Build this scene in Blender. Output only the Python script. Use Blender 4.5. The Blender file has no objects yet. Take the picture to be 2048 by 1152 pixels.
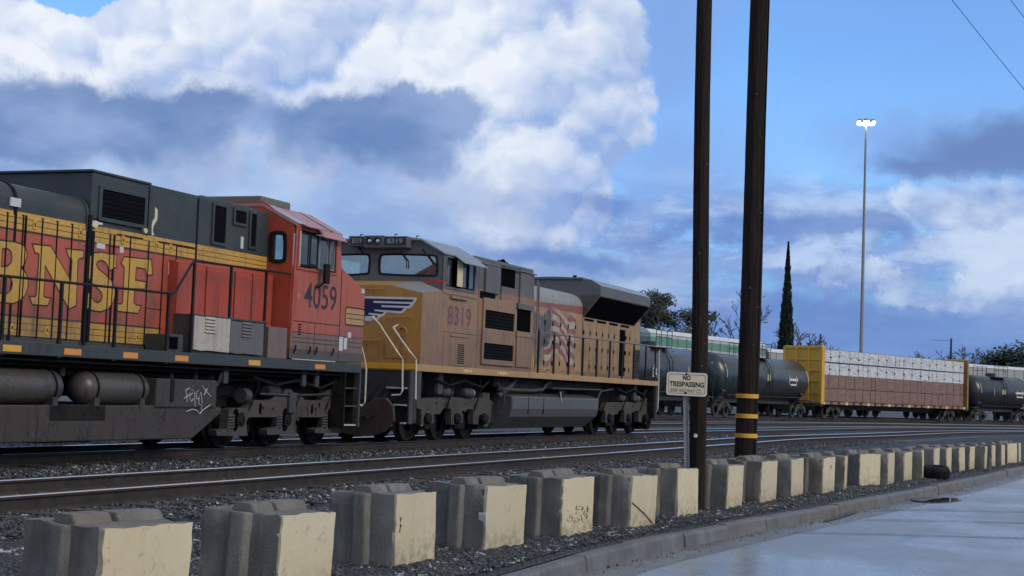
import bpy, bmesh, math, random
from mathutils import Matrix, Vector
random.seed(7)
SC = bpy.context.scene
COL = SC.collection
R = math.radians

# ------------------------------------------------------------------ camera
cam = bpy.data.cameras.new('camera')
cam.sensor_width = 36.0
cam.lens = 36.0 * 3100.0 / 2048.0
cam.clip_start = 0.1
cam.clip_end = 3000.0
camo = bpy.data.objects.new('camera', cam)
COL.objects.link(camo)
_r = Vector((0.9993162, -0.00248547, 0.03689107))
_u = Vector((-0.0369747, -0.0671749, 0.99705587))
_f = Vector((0.0, 0.99773812, 0.06722086))
camo.matrix_world = Matrix(((_r.x, _u.x, -_f.x, 0), (_r.y, _u.y, -_f.y, 0), (_r.z, _u.z, -_f.z, 1.46), (0, 0, 0, 1)))
SC.camera = camo

# ------------------------------------------------------------------ node expression helper
class X:
    """A socket with arithmetic; every operator adds one Math node."""
    def __init__(s, nt, sock): s.nt = nt; s.s = sock
    def _m(s, op, b=None, c=None, clamp=False):
        n = s.nt.nodes.new('ShaderNodeMath'); n.operation = op; n.use_clamp = clamp
        put(s.nt, n.inputs[0], s)
        if b is not None: put(s.nt, n.inputs[1], b)
        if c is not None: put(s.nt, n.inputs[2], c)
        return X(s.nt, n.outputs[0])
    def __add__(s, b): return s._m('ADD', b)
    __radd__ = __add__
    def __sub__(s, b): return s._m('SUBTRACT', b)
    def __rsub__(s, b): return s._m('MULTIPLY', -1.0)._m('ADD', b)
    def __mul__(s, b): return s._m('MULTIPLY', b)
    __rmul__ = __mul__
    def __truediv__(s, b): return s._m('DIVIDE', b)
    def __pow__(s, b): return s._m('POWER', b)
    def __gt__(s, b): return s._m('GREATER_THAN', b)
    def __lt__(s, b): return s._m('LESS_THAN', b)
    def max(s, b): return s._m('MAXIMUM', b)
    def min(s, b): return s._m('MINIMUM', b)
    def smax(s, b, k): return s._m('SMOOTH_MAX', b, k)
    def abs(s): return s._m('ABSOLUTE')
    def sin(s): return s._m('SINE')
    def frac(s): return s._m('FRACT')
    def floor(s): return s._m('FLOOR')
    def sqrt(s): return s._m('SQRT')
    def clamp(s): return s._m('ADD', 0.0, clamp=True)
    def ss(s, a, b):
        n = s.nt.nodes.new('ShaderNodeMapRange'); n.interpolation_type = 'SMOOTHSTEP'
        put(s.nt, n.inputs[0], s); n.inputs[1].default_value = a; n.inputs[2].default_value = b
        return X(s.nt, n.outputs[0])
    def band(s, a, b, w=0.002):
        return s.ss(a - w, a + w) * (1.0 - s.ss(b - w, b + w))

def put(nt, inp, v):
    if isinstance(v, X): nt.links.new(v.s, inp)
    elif isinstance(v, (tuple, list)):
        inp.default_value = tuple(v) + ((1.0,) if len(v) == 3 and len(inp.default_value) == 4 else ())
    else: inp.default_value = v

class NT:
    def __init__(s, nt): s.nt = nt; s.nodes = nt.nodes
    def new(s, t, **k):
        n = s.nt.nodes.new('ShaderNode' + t)
        for a, b in k.items(): setattr(n, a, b)
        return n
    def put(s, inp, v): put(s.nt, inp, v)
    def out(s, n, i=0): return X(s.nt, n.outputs[i])
    def coord(s, which='Object'):
        n = s.new('TexCoord'); return X(s.nt, n.outputs[which])
    def pos(s):
        n = s.new('NewGeometry'); return X(s.nt, n.outputs['Position'])
    def sep(s, v):
        n = s.new('SeparateXYZ'); s.put(n.inputs[0], v); return [X(s.nt, o) for o in n.outputs]
    def comb(s, x, y, z):
        n = s.new('CombineXYZ')
        for i, q in enumerate((x, y, z)): s.put(n.inputs[i], q)
        return s.out(n)
    def vm(s, op, a, b=None, scale=None):
        n = s.new('VectorMath', operation=op); s.put(n.inputs[0], a)
        if b is not None: s.put(n.inputs[1], b)
        if scale is not None: s.put(n.inputs['Scale'], scale)
        return s.out(n)
    def noise(s, v, scale, detail=4.0, rough=0.55, dist=0.0, color=False):
        n = s.new('TexNoise'); s.put(n.inputs['Vector'], v); n.inputs['Scale'].default_value = scale
        n.inputs['Detail'].default_value = detail; n.inputs['Roughness'].default_value = rough
        n.inputs['Distortion'].default_value = dist
        return s.out(n, 1 if color else 0)
    def voro(s, v, scale, feature='F1', detail=0.0, rough=0.5, out=0, smooth=None):
        n = s.new('TexVoronoi', feature=feature); s.put(n.inputs['Vector'], v)
        n.inputs['Scale'].default_value = scale; n.inputs['Detail'].default_value = detail
        n.inputs['Roughness'].default_value = rough
        if smooth is not None: n.inputs['Smoothness'].default_value = smooth
        return s.out(n, out)
    def mix(s, f, a, b, blend='MIX'):
        n = s.new('Mix', data_type='RGBA', blend_type=blend); n.clamp_factor = True
        s.put(n.inputs[0], f); s.put(n.inputs[6], a); s.put(n.inputs[7], b)
        return s.out(n, 2)

def lin(*c):
    return tuple(((v / 255) / 12.92 if v <= 10 else ((v / 255 + .055) / 1.055) ** 2.4) for v in c)

# ------------------------------------------------------------------ world: broken cumulus under a dusk-blue sky
SUN_EL, SUN_AZ = 34.0, 126.0            # degrees; azimuth clockwise from +Y (behind the camera, to the right)
wd = bpy.data.worlds.new('World'); SC.world = wd; wd.use_nodes = True
wd.node_tree.nodes.clear()
W = NT(wd.node_tree)
dirv = W.coord('Generated')
dx, dy, dz = W.sep(dirv)
n = W.new('Math', operation='ARCTAN2'); W.put(n.inputs[0], dx); W.put(n.inputs[1], dy)
AZ = W.out(n) * 57.29578
EL = dz._m('ARCSINE') * 57.29578
sky = W.new('TexSky', sky_type='NISHITA'); sky.sun_disc = False
sky.sun_elevation = R(SUN_EL); sky.sun_rotation = R(SUN_AZ); sky.altitude = 50; sky.air_density = 1.0; sky.dust_density = 0.6; sky.ozone_density = 3.0
clear = W.vm('MULTIPLY', W.out(sky), (0.112, 0.150, 0.196))

PV = W.comb(AZ * 0.0174533, EL * 0.0174533, 0.0)      # a flat map of the sky for the cloud noises
def n2(v, scale, detail=4.0, rough=0.55, color=False):
    q = W.new('TexNoise', noise_dimensions='2D'); W.put(q.inputs['Vector'], v); q.inputs['Scale'].default_value = scale
    q.inputs['Detail'].default_value = detail; q.inputs['Roughness'].default_value = rough
    return W.out(q, 1 if color else 0)
def v2(v, scale):
    q = W.new('TexVoronoi', voronoi_dimensions='2D', feature='F1'); W.put(q.inputs['Vector'], v); q.inputs['Scale'].default_value = scale
    return W.out(q, 0)
wc = W.vm('SUBTRACT', n2(PV, 9.0, 5, 0.55, True), (0.5, 0.5, 0.5))
wx, wz, _ = W.sep(wc)
fc = W.vm('SUBTRACT', n2(PV, 30.0, 5, 0.62, True), (0.5, 0.5, 0.5))
fx, fz, _ = W.sep(fc)

def blobs(lst, wa, wf, k=0.25):
    """Union of soft ellipses in (azimuth, elevation) degrees; positive inside. lst: ((az,el),rx,ry), radii in 1/54 degree."""
    a = AZ + wx * wa + fx * wf
    e = EL + wz * wa + fz * wf
    f = None
    for (c, rx, ry) in lst:
        u = a * (54.0 / rx) - c[0] * 54.0 / rx; v = e * (54.0 / ry) - c[1] * 54.0 / ry
        q = 1.0 - (u * u + v * v).sqrt()
        f = q if f is None else f.smax(q, k)
    return f

PW = W.vm('ADD', PV, W.vm('ADD', W.vm('SCALE', fc, scale=0.019), W.vm('SCALE', wc, scale=0.045)))
def puff(v):
    a1 = v2(v, 11.0); a2 = v2(v, 26.0); a3 = v2(v, 62.0)
    return 1.0 - (a1 * a1 * 0.66 + a2 * a2 * 0.34 + a3 * a3 * 0.11)

def P1(l): return l[0]
def layer(col, field, lo, hi, c, op=1.0):
    return W.mix(field.ss(lo, hi) * op, col, c)

# generic broken cloud, everywhere (what the sky does outside the frame too)
G1 = W.vm('MULTIPLY', dirv, (1, 1, 2.2))
gen = W.noise(G1, 3.1, 4, 0.58)
gen_s = W.noise(W.vm('ADD', G1, (0.02, -0.02, 0.06)), 3.1, 2, 0.58)
frame_m = (1.0 - (AZ.abs()).ss(17.0, 30.0)) * (1.0 - EL.ss(13.0, 24.0))
col = W.mix(gen.ss(0.34, 0.50) * (1.0 - frame_m), clear, W.mix((0.5 + (gen - gen_s) * 5.0).clamp(), lin(122, 139, 166), lin(202, 209, 218)))

# far cloud low above the horizon
lown = n2(W.vm('MULTIPLY', PV, (1, 3.0, 1)), 11.0, 4, 0.55)
lowm = 1.0 - (EL + wz * 2.0 + fz * 0.8).ss(2.2, 7.2)
col = W.mix(lowm * 0.95, col, W.mix(lown.ss(0.3, 0.7), lin(84, 122, 190), lin(114, 150, 212)))

pf = puff(PW)
emb = (pf - puff(W.vm('ADD', PW, (-0.0035, 0.0085, 0.0)))) * 1.3
bn = n2(W.vm('MULTIPLY', PV, (1, 1.7, 1)), 8.0, 5, 0.56)
lown2 = n2(PV, 6.0, 3, 0.5)

# thin veils right of the big cumulus and along the right side
veil = blobs([(P1([(5.36, 13.44)]), 150, 210), (P1([(5.69, 8.56)]), 230, 170), (P1([(8.68, 6.61)]), 330, 65), (P1([(15.72, 9.36)]), 280, 80)], 3.0, 1.4)
col = layer(col, veil, -0.35, 0.9, lin(134, 166, 226), 0.7)
# dark bank at the right edge
dk = blobs([(P1([(17.78, 8.99)]), 200, 70), (P1([(15.74, 8.39)]), 140, 36)], 2.2, 1.2)
col = layer(col, dk, -0.2, 0.6, lin(108, 137, 190), 0.95)
# streaky light cloud low across the middle and right
st = n2(W.vm('ADD', W.vm('MULTIPLY', PV, (1.0, 3.0, 1)), W.vm('SCALE', wc, scale=0.05)), 12.0, 5, 0.6)
band_m = (EL + wz * 1.6 + fz * 0.6).band(3.0, 7.6, 1.3) * (AZ + wx * 3.0).ss(-8.0, 0.0)
col = W.mix(band_m * st.ss(0.34, 0.5) * 0.9, col, W.mix(st.ss(0.4, 0.66), lin(116, 148, 210), lin(186, 206, 240)))
# bright cumulus at the right edge
rc = blobs([(P1([(17.14, 6.88)]), 140, 46), (P1([(18.34, 5.31)]), 150, 74), (P1([(14.9, 7.14)]), 56, 26), (P1([(12.14, 4.5)]), 140, 20), (P1([(15.82, 4.13)]), 130, 24)], 2.4, 2.0)
rcc = W.mix((0.50 + emb * 2.4 + (bn - 0.5) * 4.2).clamp(), lin(116, 148, 208), lin(208, 223, 245))
col = layer(col, rc + (pf - 0.75) * 0.7 + (bn - 0.5) * 1.2, -0.15, 0.5, rcc, 0.82)
# the big cumulus
cu = blobs([(P1([(-9.65, 11.89)]), 640, 240), (P1([(0.81, 10.07)]), 215, 200), (P1([(-1.56, 13.25)]), 330, 190), (P1([(-17.66, 9.65)]), 260, 190),
            (P1([(1.24, 13.71)]), 140, 170), (P1([(-0.4, 7.64)]), 220, 130), (P1([(-13.11, 12.51)]), 300, 150), (P1([(3.24, 9.96)]), 85, 90), (P1([(2.08, 11.21)]), 125, 105)], 1.3, 0.7, 0.15)
hole = blobs([(P1([(-16.33, 13.52)]), 110, 45)], 1.5, 1.2)
cuf = (cu + (pf - 0.72) * 1.05 + fz * 0.3).max(cu - 0.16) - hole.ss(-0.3, 0.6) * 0.8
cl = (0.68 + emb * 2.1 + (pf - 0.75) * 0.35 + (lown2 - 0.5) * 1.3 + (bn - 0.5) * 0.8 + fx * 0.3 - (1.0 - EL.ss(5.5, 11.0)) * 0.34).clamp()
cucol = W.mix(cl, lin(150, 178, 227), lin(240, 245, 253))
col = layer(col, cuf, -0.02, 0.13, cucol, 0.97)
# soft grey belly under it
belly = blobs([(P1([(-14.2, 6.37)]), 560, 190), (P1([(-6.12, 6.84)]), 420, 150), (P1([(0.45, 4.72)]), 420, 75), (P1([(-20.1, 5.61)]), 400, 220)], 2.6, 1.8)
col = layer(col, belly, -0.12, 0.55, W.mix(bn.ss(0.33, 0.68), lin(138, 165, 213), lin(180, 199, 232)), 0.9)
# dark shreds in front of it
shred = blobs([(P1([(-14.18, 9.32)]), 300, 105), (P1([(-17.95, 8.83)]), 240, 80), (P1([(-11.35, 9.71)]), 130, 75), (P1([(-6.41, 9.35)]), 260, 95), (P1([(-3.29, 10.0)]), 130, 55)], 2.9, 1.5)
shc = W.mix(bn.ss(0.35, 0.65), lin(102, 135, 188), lin(140, 166, 212))
col = layer(col, shred + (bn - 0.5) * 0.9 + (pf - 0.75) * 0.9, -0.08, 0.40, shc, 0.93)
sh2 = blobs([(P1([(3.15, 7.21)]), 110, 34), (P1([(1.92, 5.05)]), 260, 30), (P1([(8.33, 6.06)]), 320, 34), (P1([(12.64, 5.96)]), 190, 30), (P1([(10.93, 3.02)]), 500, 60)], 2.4, 1.2)
col = layer(col, sh2 + (st - 0.5) * 1.2, -0.1, 0.7, lin(104, 138, 202), 0.75)

bg = W.new('Background'); W.put(bg.inputs[0], col); bg.inputs[1].default_value = 1.0
wd.cycles.sampling_method = 'MANUAL'; wd.cycles.sample_map_resolution = 512
ow = W.new('OutputWorld'); wd.node_tree.links.new(bg.outputs[0], ow.inputs[0])

# ------------------------------------------------------------------ sun (soft, after-rain dusk light), exposure
sl = bpy.data.lights.new('sun', 'SUN'); sl.energy = 1.5; sl.angle = R(28.0); sl.color = (1.0, 0.90, 0.76)
slo = bpy.data.objects.new('sun', sl); COL.objects.link(slo)
sd = Vector((math.sin(R(SUN_AZ)) * math.cos(R(SUN_EL)), math.cos(R(SUN_AZ)) * math.cos(R(SUN_EL)), math.sin(R(SUN_EL))))
slo.rotation_euler = (-sd).to_track_quat('-Z', 'Y').to_euler()
slo.location = (30, -20, 40)
SC.view_settings.view_transform = 'Standard'; SC.view_settings.look = 'None'
SC.view_settings.exposure = 0.0; SC.view_settings.gamma = 1.0
SC.cycles.use_denoising = True
SC.cycles.max_bounces = 6
SC.cycles.use_adaptive_sampling = True; SC.cycles.adaptive_threshold = 0.025; SC.cycles.adaptive_min_samples = 8


# ------------------------------------------------------------------ mesh helpers
from mathutils.geometry import tessellate_polygon

class MB:
    """Collects faces for ONE mesh object."""
    def __init__(s): s.v = []; s.f = []; s.sm = []
    def add(s, vs, fs, smooth=False):
        b = len(s.v); s.v += [tuple(q) for q in vs]
        s.f += [tuple(i + b for i in f) for f in fs]; s.sm += [smooth] * len(fs)
        return s
    def box(s, x0, x1, y0, y1, z0, z1):
        return s.add([(x0, y0, z0), (x1, y0, z0), (x1, y1, z0), (x0, y1, z0), (x0, y0, z1), (x1, y0, z1), (x1, y1, z1), (x0, y1, z1)],
                     [(0, 3, 2, 1), (4, 5, 6, 7), (0, 1, 5, 4), (1, 2, 6, 5), (2, 3, 7, 6), (3, 0, 4, 7)])
    def plate(s, outer, d0, d1, axis='y', holes=()):
        """Polygon (with holes) in the plane across `axis`, from d0 to d1. axis y: (x,z); x: (y,z); z: (x,y)."""
        def m(p, d):
            return {'y': (p[0], d, p[1]), 'x': (d, p[0], p[1]), 'z': (p[0], p[1], d)}[axis]
        loops = [list(outer)] + [list(h) for h in holes]
        flat = [p for l in loops for p in l]
        tris = tessellate_polygon([[Vector((p[0], p[1], 0)) for p in l] for l in loops])
        n = len(flat)
        vs = [m(p, d0) for p in flat] + [m(p, d1) for p in flat]
        fs = [tuple(t) for t in tris] + [tuple(i + n for i in reversed(t)) for t in tris]
        b = 0
        for l in loops:
            k = len(l)
            for i in range(k):
                j = (i + 1) % k
                fs.append((b + i, b + j, b + j + n, b + i + n))
            b += k
        return s.add(vs, fs)
    def tube(s, pts, r, n=8, r1=None, caps=True):
        pts = [Vector(p) for p in pts]; rings = []
        k = len(pts)
        up = Vector((0, 0, 1))
        for i, p in enumerate(pts):
            t = (pts[min(i + 1, k - 1)] - pts[max(i - 1, 0)]).normalized()
            a = t.cross(up if abs(t.z) < 0.95 else Vector((1, 0, 0))).normalized(); b = t.cross(a)
            rr = r if r1 is None else r + (r1 - r) * i / (k - 1)
            rings.append([p + (a * math.cos(q) + b * math.sin(q)) * rr for q in [2 * math.pi * j / n for j in range(n)]])
        vs = [v for g in rings for v in g]; fs = []
        for i in range(k - 1):
            for j in range(n):
                fs.append((i * n + j, i * n + (j + 1) % n, (i + 1) * n + (j + 1) % n, (i + 1) * n + j))
        s.add(vs, fs, True)
        if caps:
            s.add(rings[0], [tuple(range(n))]); s.add(rings[-1], [tuple(range(n))])
        return s
    def lathe(s, prof, axis='x', c=(0, 0, 0), n=24, smooth=True):
        """prof: (t, r) along the axis; r = 0 closes it."""
        rings = []
        for t, r in prof:
            g = []
            for j in range(n):
                q = 2 * math.pi * j / n; a, b = r * math.cos(q), r * math.sin(q)
                g.append({'x': (c[0] + t, c[1] + a, c[2] + b), 'y': (c[0] + a, c[1] + t, c[2] + b), 'z': (c[0] + a, c[1] + b, c[2] + t)}[axis])
            rings.append(g)
        fs = []
        for i in range(len(prof) - 1):
            for j in range(n):
                fs.append((i * n + j, i * n + (j + 1) % n, (i + 1) * n + (j + 1) % n, (i + 1) * n + j))
        return s.add([v for g in rings for v in g], fs, smooth)
    def mesh(s, name, mat, angle=35):
        me = bpy.data.meshes.new(name); me.from_pydata(s.v, [], s.f)
        me.polygons.foreach_set('use_smooth', s.sm)
        bm = bmesh.new(); bm.from_mesh(me)
        bmesh.ops.remove_doubles(bm, verts=bm.verts, dist=1e-5)
        bmesh.ops.recalc_face_normals(bm, faces=bm.faces)
        bm.to_mesh(me); bm.free()
        if any(s.sm): me.set_sharp_from_angle(angle=R(angle))
        if mat is not None: me.materials.append(mat)
        return me
    def build(s, name, mat, parent=None, bevel=0.0, loc=None):
        return obj(name, s.mesh(name, mat), parent, bevel, loc)

def obj(name, me, parent=None, bevel=0.0, loc=None):
    o = bpy.data.objects.new(name, me); COL.objects.link(o)
    if parent is not None:
        o.parent = parent
        if loc is None:
            r = parent
            while r.parent is not None: r = r.parent
            if parent is r: o.location = (-r.get('_ux', 0.0), 0, 0)
    if loc is not None: o.location = loc
    if bevel:
        b = o.modifiers.new('bevel', 'BEVEL'); b.width = bevel; b.segments = 2; b.limit_method = 'ANGLE'; b.angle_limit = R(40); b.harden_normals = False
    return o

def tag(o, label=None, cat=None, group=None, kind=None):
    if label: o['label'] = label
    if cat: o['category'] = cat
    if group: o['group'] = group
    if kind: o['kind'] = kind
    return o

def thing(name, label, cat, loc=(0, 0, 0), rz=0.0, group=None, ux=0.0):
    o = bpy.data.objects.new(name, None); COL.objects.link(o); o.empty_display_size = 0.3
    o.location = loc; o.rotation_euler = (0, 0, rz)
    if ux: o['_ux'] = ux
    return tag(o, label, cat, group)

def copy_tree(o, parent=None):
    c = o.copy(); COL.objects.link(c); c.parent = parent
    for ch in list(o.children): copy_tree(ch, c)
    return c

def grow(poly, d):
    """Offset a simple polygon outward by d (mitred, limited)."""
    a = sum(p[0] * q[1] - q[0] * p[1] for p, q in zip(poly, poly[1:] + poly[:1]))
    sg = 1 if a > 0 else -1
    out = []; n = len(poly)
    for i in range(n):
        p0, p1, p2 = Vector(poly[i - 1]), Vector(poly[i]), Vector(poly[(i + 1) % n])
        e1 = (p1 - p0).normalized(); e2 = (p2 - p1).normalized()
        n1 = Vector((e1.y, -e1.x)) * sg; n2_ = Vector((e2.y, -e2.x)) * sg
        b = n1 + n2_
        if b.length < 1e-6: b = n1
        b.normalize()
        k = min(d / max(b.dot(n1), 0.45), 2.0 * abs(d)) if d > 0 else d / max(b.dot(n1), 0.45)
        q = p1 + b * k; out.append((q.x, q.y))
    return out

def rrect(x0, x1, z0, z1, r, n=4):
    o = []
    for cx, cz, a0 in ((x1 - r, z1 - r, 0), (x0 + r, z1 - r, 90), (x0 + r, z0 + r, 180), (x1 - r, z0 + r, 270)):
        for i in range(n + 1):
            a = R(a0 + 90 * i / n); o.append((cx + r * math.cos(a), cz + r * math.sin(a)))
    return o

def circ(x, z, r, n=16): return [(x + r * math.cos(2 * math.pi * i / n), z + r * math.sin(2 * math.pi * i / n)) for i in range(n)]

def smooth_poly(p, it=1):
    for _ in range(it):
        q = []
        for a, b in zip(p, p[1:] + p[:1]):
            q += [(a[0] * .75 + b[0] * .25, a[1] * .75 + b[1] * .25), (a[0] * .25 + b[0] * .75, a[1] * .25 + b[1] * .75)]
        p = q
    return p

def text_mesh(body, w, h, bold=0.0, mat=None, name='lettering'):
    """Flat lettering, w wide and h high, lower left at the origin of the XY plane."""
    cu = bpy.data.curves.new(name, 'FONT'); cu.body = body; cu.size = 1.0; cu.offset = bold; cu.resolution_u = 3
    o = bpy.data.objects.new(name, cu); COL.objects.link(o)
    bpy.context.view_layer.update()
    me = bpy.data.meshes.new_from_object(o.evaluated_get(bpy.context.evaluated_depsgraph_get()))
    bpy.data.objects.remove(o); bpy.data.curves.remove(cu)
    xs = [v.co.x for v in me.vertices]; ys = [v.co.y for v in me.vertices]
    sx = w / (max(xs) - min(xs)); sy = h / (max(ys) - min(ys)); x0, y0 = min(xs), min(ys)
    for v in me.vertices: v.co = ((v.co.x - x0) * sx, (v.co.y - y0) * sy, 0)
    me.name = name
    me.materials.clear()
    if mat: me.materials.append(mat)
    return me

def xf(me, o, ax, ay):
    """Map the XY plane of a mesh onto the plane at o spanned by ax, ay."""
    o, ax, ay = Vector(o), Vector(ax), Vector(ay); az = ax.cross(ay).normalized()
    me.transform(Matrix(((ax.x, ay.x, az.x, o.x), (ax.y, ay.y, az.y, o.y), (ax.z, ay.z, az.z, o.z), (0, 0, 0, 1))))
    return me

# ------------------------------------------------------------------ materials
def new_mat(name):
    m = bpy.data.materials.new(name); m.use_nodes = True
    m.node_tree.nodes.clear()
    M = NT(m.node_tree)
    b = M.new('BsdfPrincipled'); o = M.new('OutputMaterial')
    m.node_tree.links.new(b.outputs[0], o.inputs[0])
    return m, M, b

def bump(M, b, h, dist=0.02, strength=0.5):
    n = M.new('Bump'); n.inputs['Distance'].default_value = dist; n.inputs['Strength'].default_value = strength
    M.put(n.inputs['Height'], h); M.nt.links.new(n.outputs[0], b.inputs['Normal'])

def paint(name, base, dirt=(0.05, 0.04, 0.035), amount=0.45, streak=0.35, rough=0.5, metal=0.0, bmp=0.3, scale=1.0, fade=0.12, spec=0.5, splash=None):
    """Weathered paint: blotchy dirt, rain streaks, slight fading. base: colour or f(M, x, y, z) -> colour."""
    m, M, b = new_mat(name)
    co = M.coord('Object'); x, y, z = M.sep(co)
    c = base(M, x, y, z) if callable(base) else base
    n1 = M.noise(co, 1.7 * scale, 6, 0.65)
    n2_ = M.noise(M.comb(x * 7.0, y * 7.0, z * 0.55), 1.6 * scale, 4, 0.6)
    n3 = M.noise(co, 22 * scale, 3, 0.6)
    c = M.mix(n1.ss(0.35, 0.75) * fade, c, M.mix(0.5, c, (0.5, 0.47, 0.45)))
    c = M.mix((n1 * 0.6 + n3 * 0.4).ss(0.47, 0.68) * amount, c, dirt)
    c = M.mix(n2_.ss(0.52, 0.74) * streak, c, dirt)
    if splash:       # road dirt thrown up from the track: ragged, thinning out upwards
        z0, z1, k, dc = splash
        c = M.mix(((z * -1.0 + z1) / (z1 - z0) + (n1 - 0.5) * 1.6 + (n2_ - 0.5) * 1.0).ss(0.15, 1.0) * k, c, dc)
    n4 = M.noise(M.comb(x * 3.0, y * 3.0, z * 14.0), 9.0 * scale, 3, 0.7)
    c = M.mix(n4.ss(0.45, 0.8) * 0.35, c, M.mix(0.55, c, (0.0, 0.0, 0.0)))
    M.put(b.inputs['Base Color'], c)
    M.put(b.inputs['Roughness'], (rough - 0.12) + n3 * 0.24)
    b.inputs['Metallic'].default_value = metal
    b.inputs['Specular IOR Level'].default_value = spec
    bump(M, b, n1 * 0.6 + n3 * 0.4, 0.012, bmp)
    return m

def plain(name, c, rough=0.5, metal=0.0, emit=None, es=0.0, spec=0.5):
    m, M, b = new_mat(name)
    co = M.coord('Object')
    n_ = M.noise(co, 9.0, 3, 0.6)
    M.put(b.inputs['Base Color'], M.mix(n_.ss(0.3, 0.8) * 0.3, c, tuple(q * 0.6 for q in c)))
    b.inputs['Roughness'].default_value = rough; b.inputs['Metallic'].default_value = metal
    b.inputs['Specular IOR Level'].default_value = spec
    if emit: b.inputs['Emission Color'].default_value = tuple(emit) + (1,); b.inputs['Emission Strength'].default_value = es
    return m

def glass(name, tint=(0.9, 0.95, 0.95), refl=0.35):
    """Thin window pane: clear with a film of dirt and a mirror part."""
    m = bpy.data.materials.new(name); m.use_nodes = True; m.node_tree.nodes.clear(); M = NT(m.node_tree)
    t = M.new('BsdfTransparent'); t.inputs[0].default_value = tint + (1,)
    g = M.new('BsdfGlossy'); g.inputs[0].default_value = (0.8, 0.85, 0.85, 1); g.inputs['Roughness'].default_value = 0.03
    d = M.new('BsdfDiffuse'); d.inputs[0].default_value = (0.3, 0.33, 0.33, 1)
    n_ = M.noise(M.coord('Object'), 3.0, 4, 0.6)
    fr = M.new('Fresnel'); fr.inputs[0].default_value = 1.5
    m1 = M.new('MixShader'); M.put(m1.inputs[0], (M.out(fr) + refl * 0.25).clamp()); m.node_tree.links.new(t.outputs[0], m1.inputs[1]); m.node_tree.links.new(g.outputs[0], m1.inputs[2])
    m2 = M.new('MixShader'); M.put(m2.inputs[0], n_.ss(0.35, 0.8) * 0.14 + 0.03); m.node_tree.links.new(m1.outputs[0], m2.inputs[1]); m.node_tree.links.new(d.outputs[0], m2.inputs[2])
    o = M.new('OutputMaterial'); m.node_tree.links.new(m2.outputs[0], o.inputs[0])
    return m

BLACK = plain('black_metal', (0.008, 0.008, 0.010), 0.6, spec=0.2)
RUBBER = plain('black_rubber', (0.010, 0.010, 0.011), 0.7, spec=0.25)
GLASS = glass('window_glass'); WSHIELD = glass('windshield_glass', (0.72, 0.82, 0.70), 1.5)
VOID = plain('dark_opening', (0.003, 0.0035, 0.005), 0.9, spec=0.03)
STEEL = plain('bare_steel', (0.42, 0.42, 0.42), 0.28, 0.9)
RAILTOP = plain('polished_rail_head', (0.55, 0.55, 0.57), 0.18, 1.0)
GRIME = paint('greasy_running_gear', (0.012, 0.011, 0.011), (0.005, 0.005, 0.005), 0.6, 0.3, 0.7, bmp=0.5, scale=2.0, spec=0.12)
WHITE = paint('white_paint', (0.72, 0.72, 0.70), (0.25, 0.24, 0.22), 0.2, 0.2, 0.45)


# ------------------------------------------------------------------ paths
import numpy as np
RZ = 0.31                                  # height of the rail heads above the kerbside ground
TH = R(21.8); DX, DY = math.sin(TH), math.cos(TH)

def catmull(pts, step=1.0):
    pts = [Vector(p) for p in pts]; out = []
    for i in range(len(pts) - 1):
        p0, p1, p2, p3 = pts[max(i - 1, 0)], pts[i], pts[i + 1], pts[min(i + 2, len(pts) - 1)]
        n_ = max(2, int((p2 - p1).length / step))
        for k in range(n_):
            t = k / n_
            out.append(0.5 * ((2 * p1) + (p2 - p0) * t + (2 * p0 - 5 * p1 + 4 * p2 - p3) * t * t + (3 * p1 - p0 - 3 * p2 + p3) * t ** 3))
    out.append(pts[-1]); return out

def resample(p, step):
    out = [p[0]]; acc = 0.0
    for a, b in zip(p, p[1:]):
        l = (b - a).length; t = step - acc
        while t <= l:
            out.append(a + (b - a) * (t / l)); t += step
        acc = (acc + l) % step if l + acc >= step else acc + l
    return out

def offset(p, d):
    """Shift a path to its left (away from the camera) by d."""
    o = []
    for i, q in enumerate(p):
        t = (p[min(i + 1, len(p) - 1)] - p[max(i - 1, 0)]).normalized()
        o.append(q + Vector((-t.y, t.x)) * d)
    return o

_a0 = Vector((-5.44, 15.04))
def _al(t): return (_a0.x + DX * t, _a0.y + DY * t)
A_C = resample(catmull([_al(-34), _al(-22), _al(-8), _al(6), _al(18), _al(30), _al(40), (15.2, 63.6), (23.0, 79.6), (32.5, 94.5), (46, 111), (64, 128), (90, 147)]), 1.0)
B_C = offset(A_C, 5.02)
D_C = offset(A_C, 10.2)
C_C = resample(catmull([(-22, 28), (-12, 47), (-2, 66), (8.5, 86), (21.5, 108), (37, 126), (55, 142), (80, 160)]), 1.0)
E_C = offset(C_C, 6.2)

KERB = resample(catmull([(-4.6, 3.0), (-2.4, 7.4), (-0.09, 12.51), (0.73, 14.78), (2.28, 18.07), (6.09, 25.64), (10.1, 33.9), (14.04, 42.18), (20.5, 54.0), (31, 69), (46, 86)]), 0.5)

# ------------------------------------------------------------------ ground materials
def gravel_mat(name, c0, c1, scale=24.0, wet=0.45):
    m, M, b = new_mat(name)
    p = M.pos()
    v = M.new('TexVoronoi', feature='F1'); M.put(v.inputs['Vector'], p); v.inputs['Scale'].default_value = scale
    d, cc = M.out(v, 0), M.sep(M.out(v, 1))
    n1 = M.noise(p, 0.6, 5, 0.6); n2_ = M.noise(p, 60.0, 2, 0.5)
    c = M.mix(cc[0].ss(0.1, 0.95), c0, c1)
    c = M.mix(d.ss(0.35, 0.7) * 0.8, c, tuple(q * 0.25 for q in c0))
    c = M.mix(n1.ss(0.4, 0.7) * 0.5, c, tuple(q * 0.55 for q in c0))
    M.put(b.inputs['Base Color'], c)
    M.put(b.inputs['Roughness'], wet + cc[1] * 0.3)
    bump(M, b, (1.0 - d) + n2_ * 0.2, 0.05, 0.9)
    return m
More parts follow.
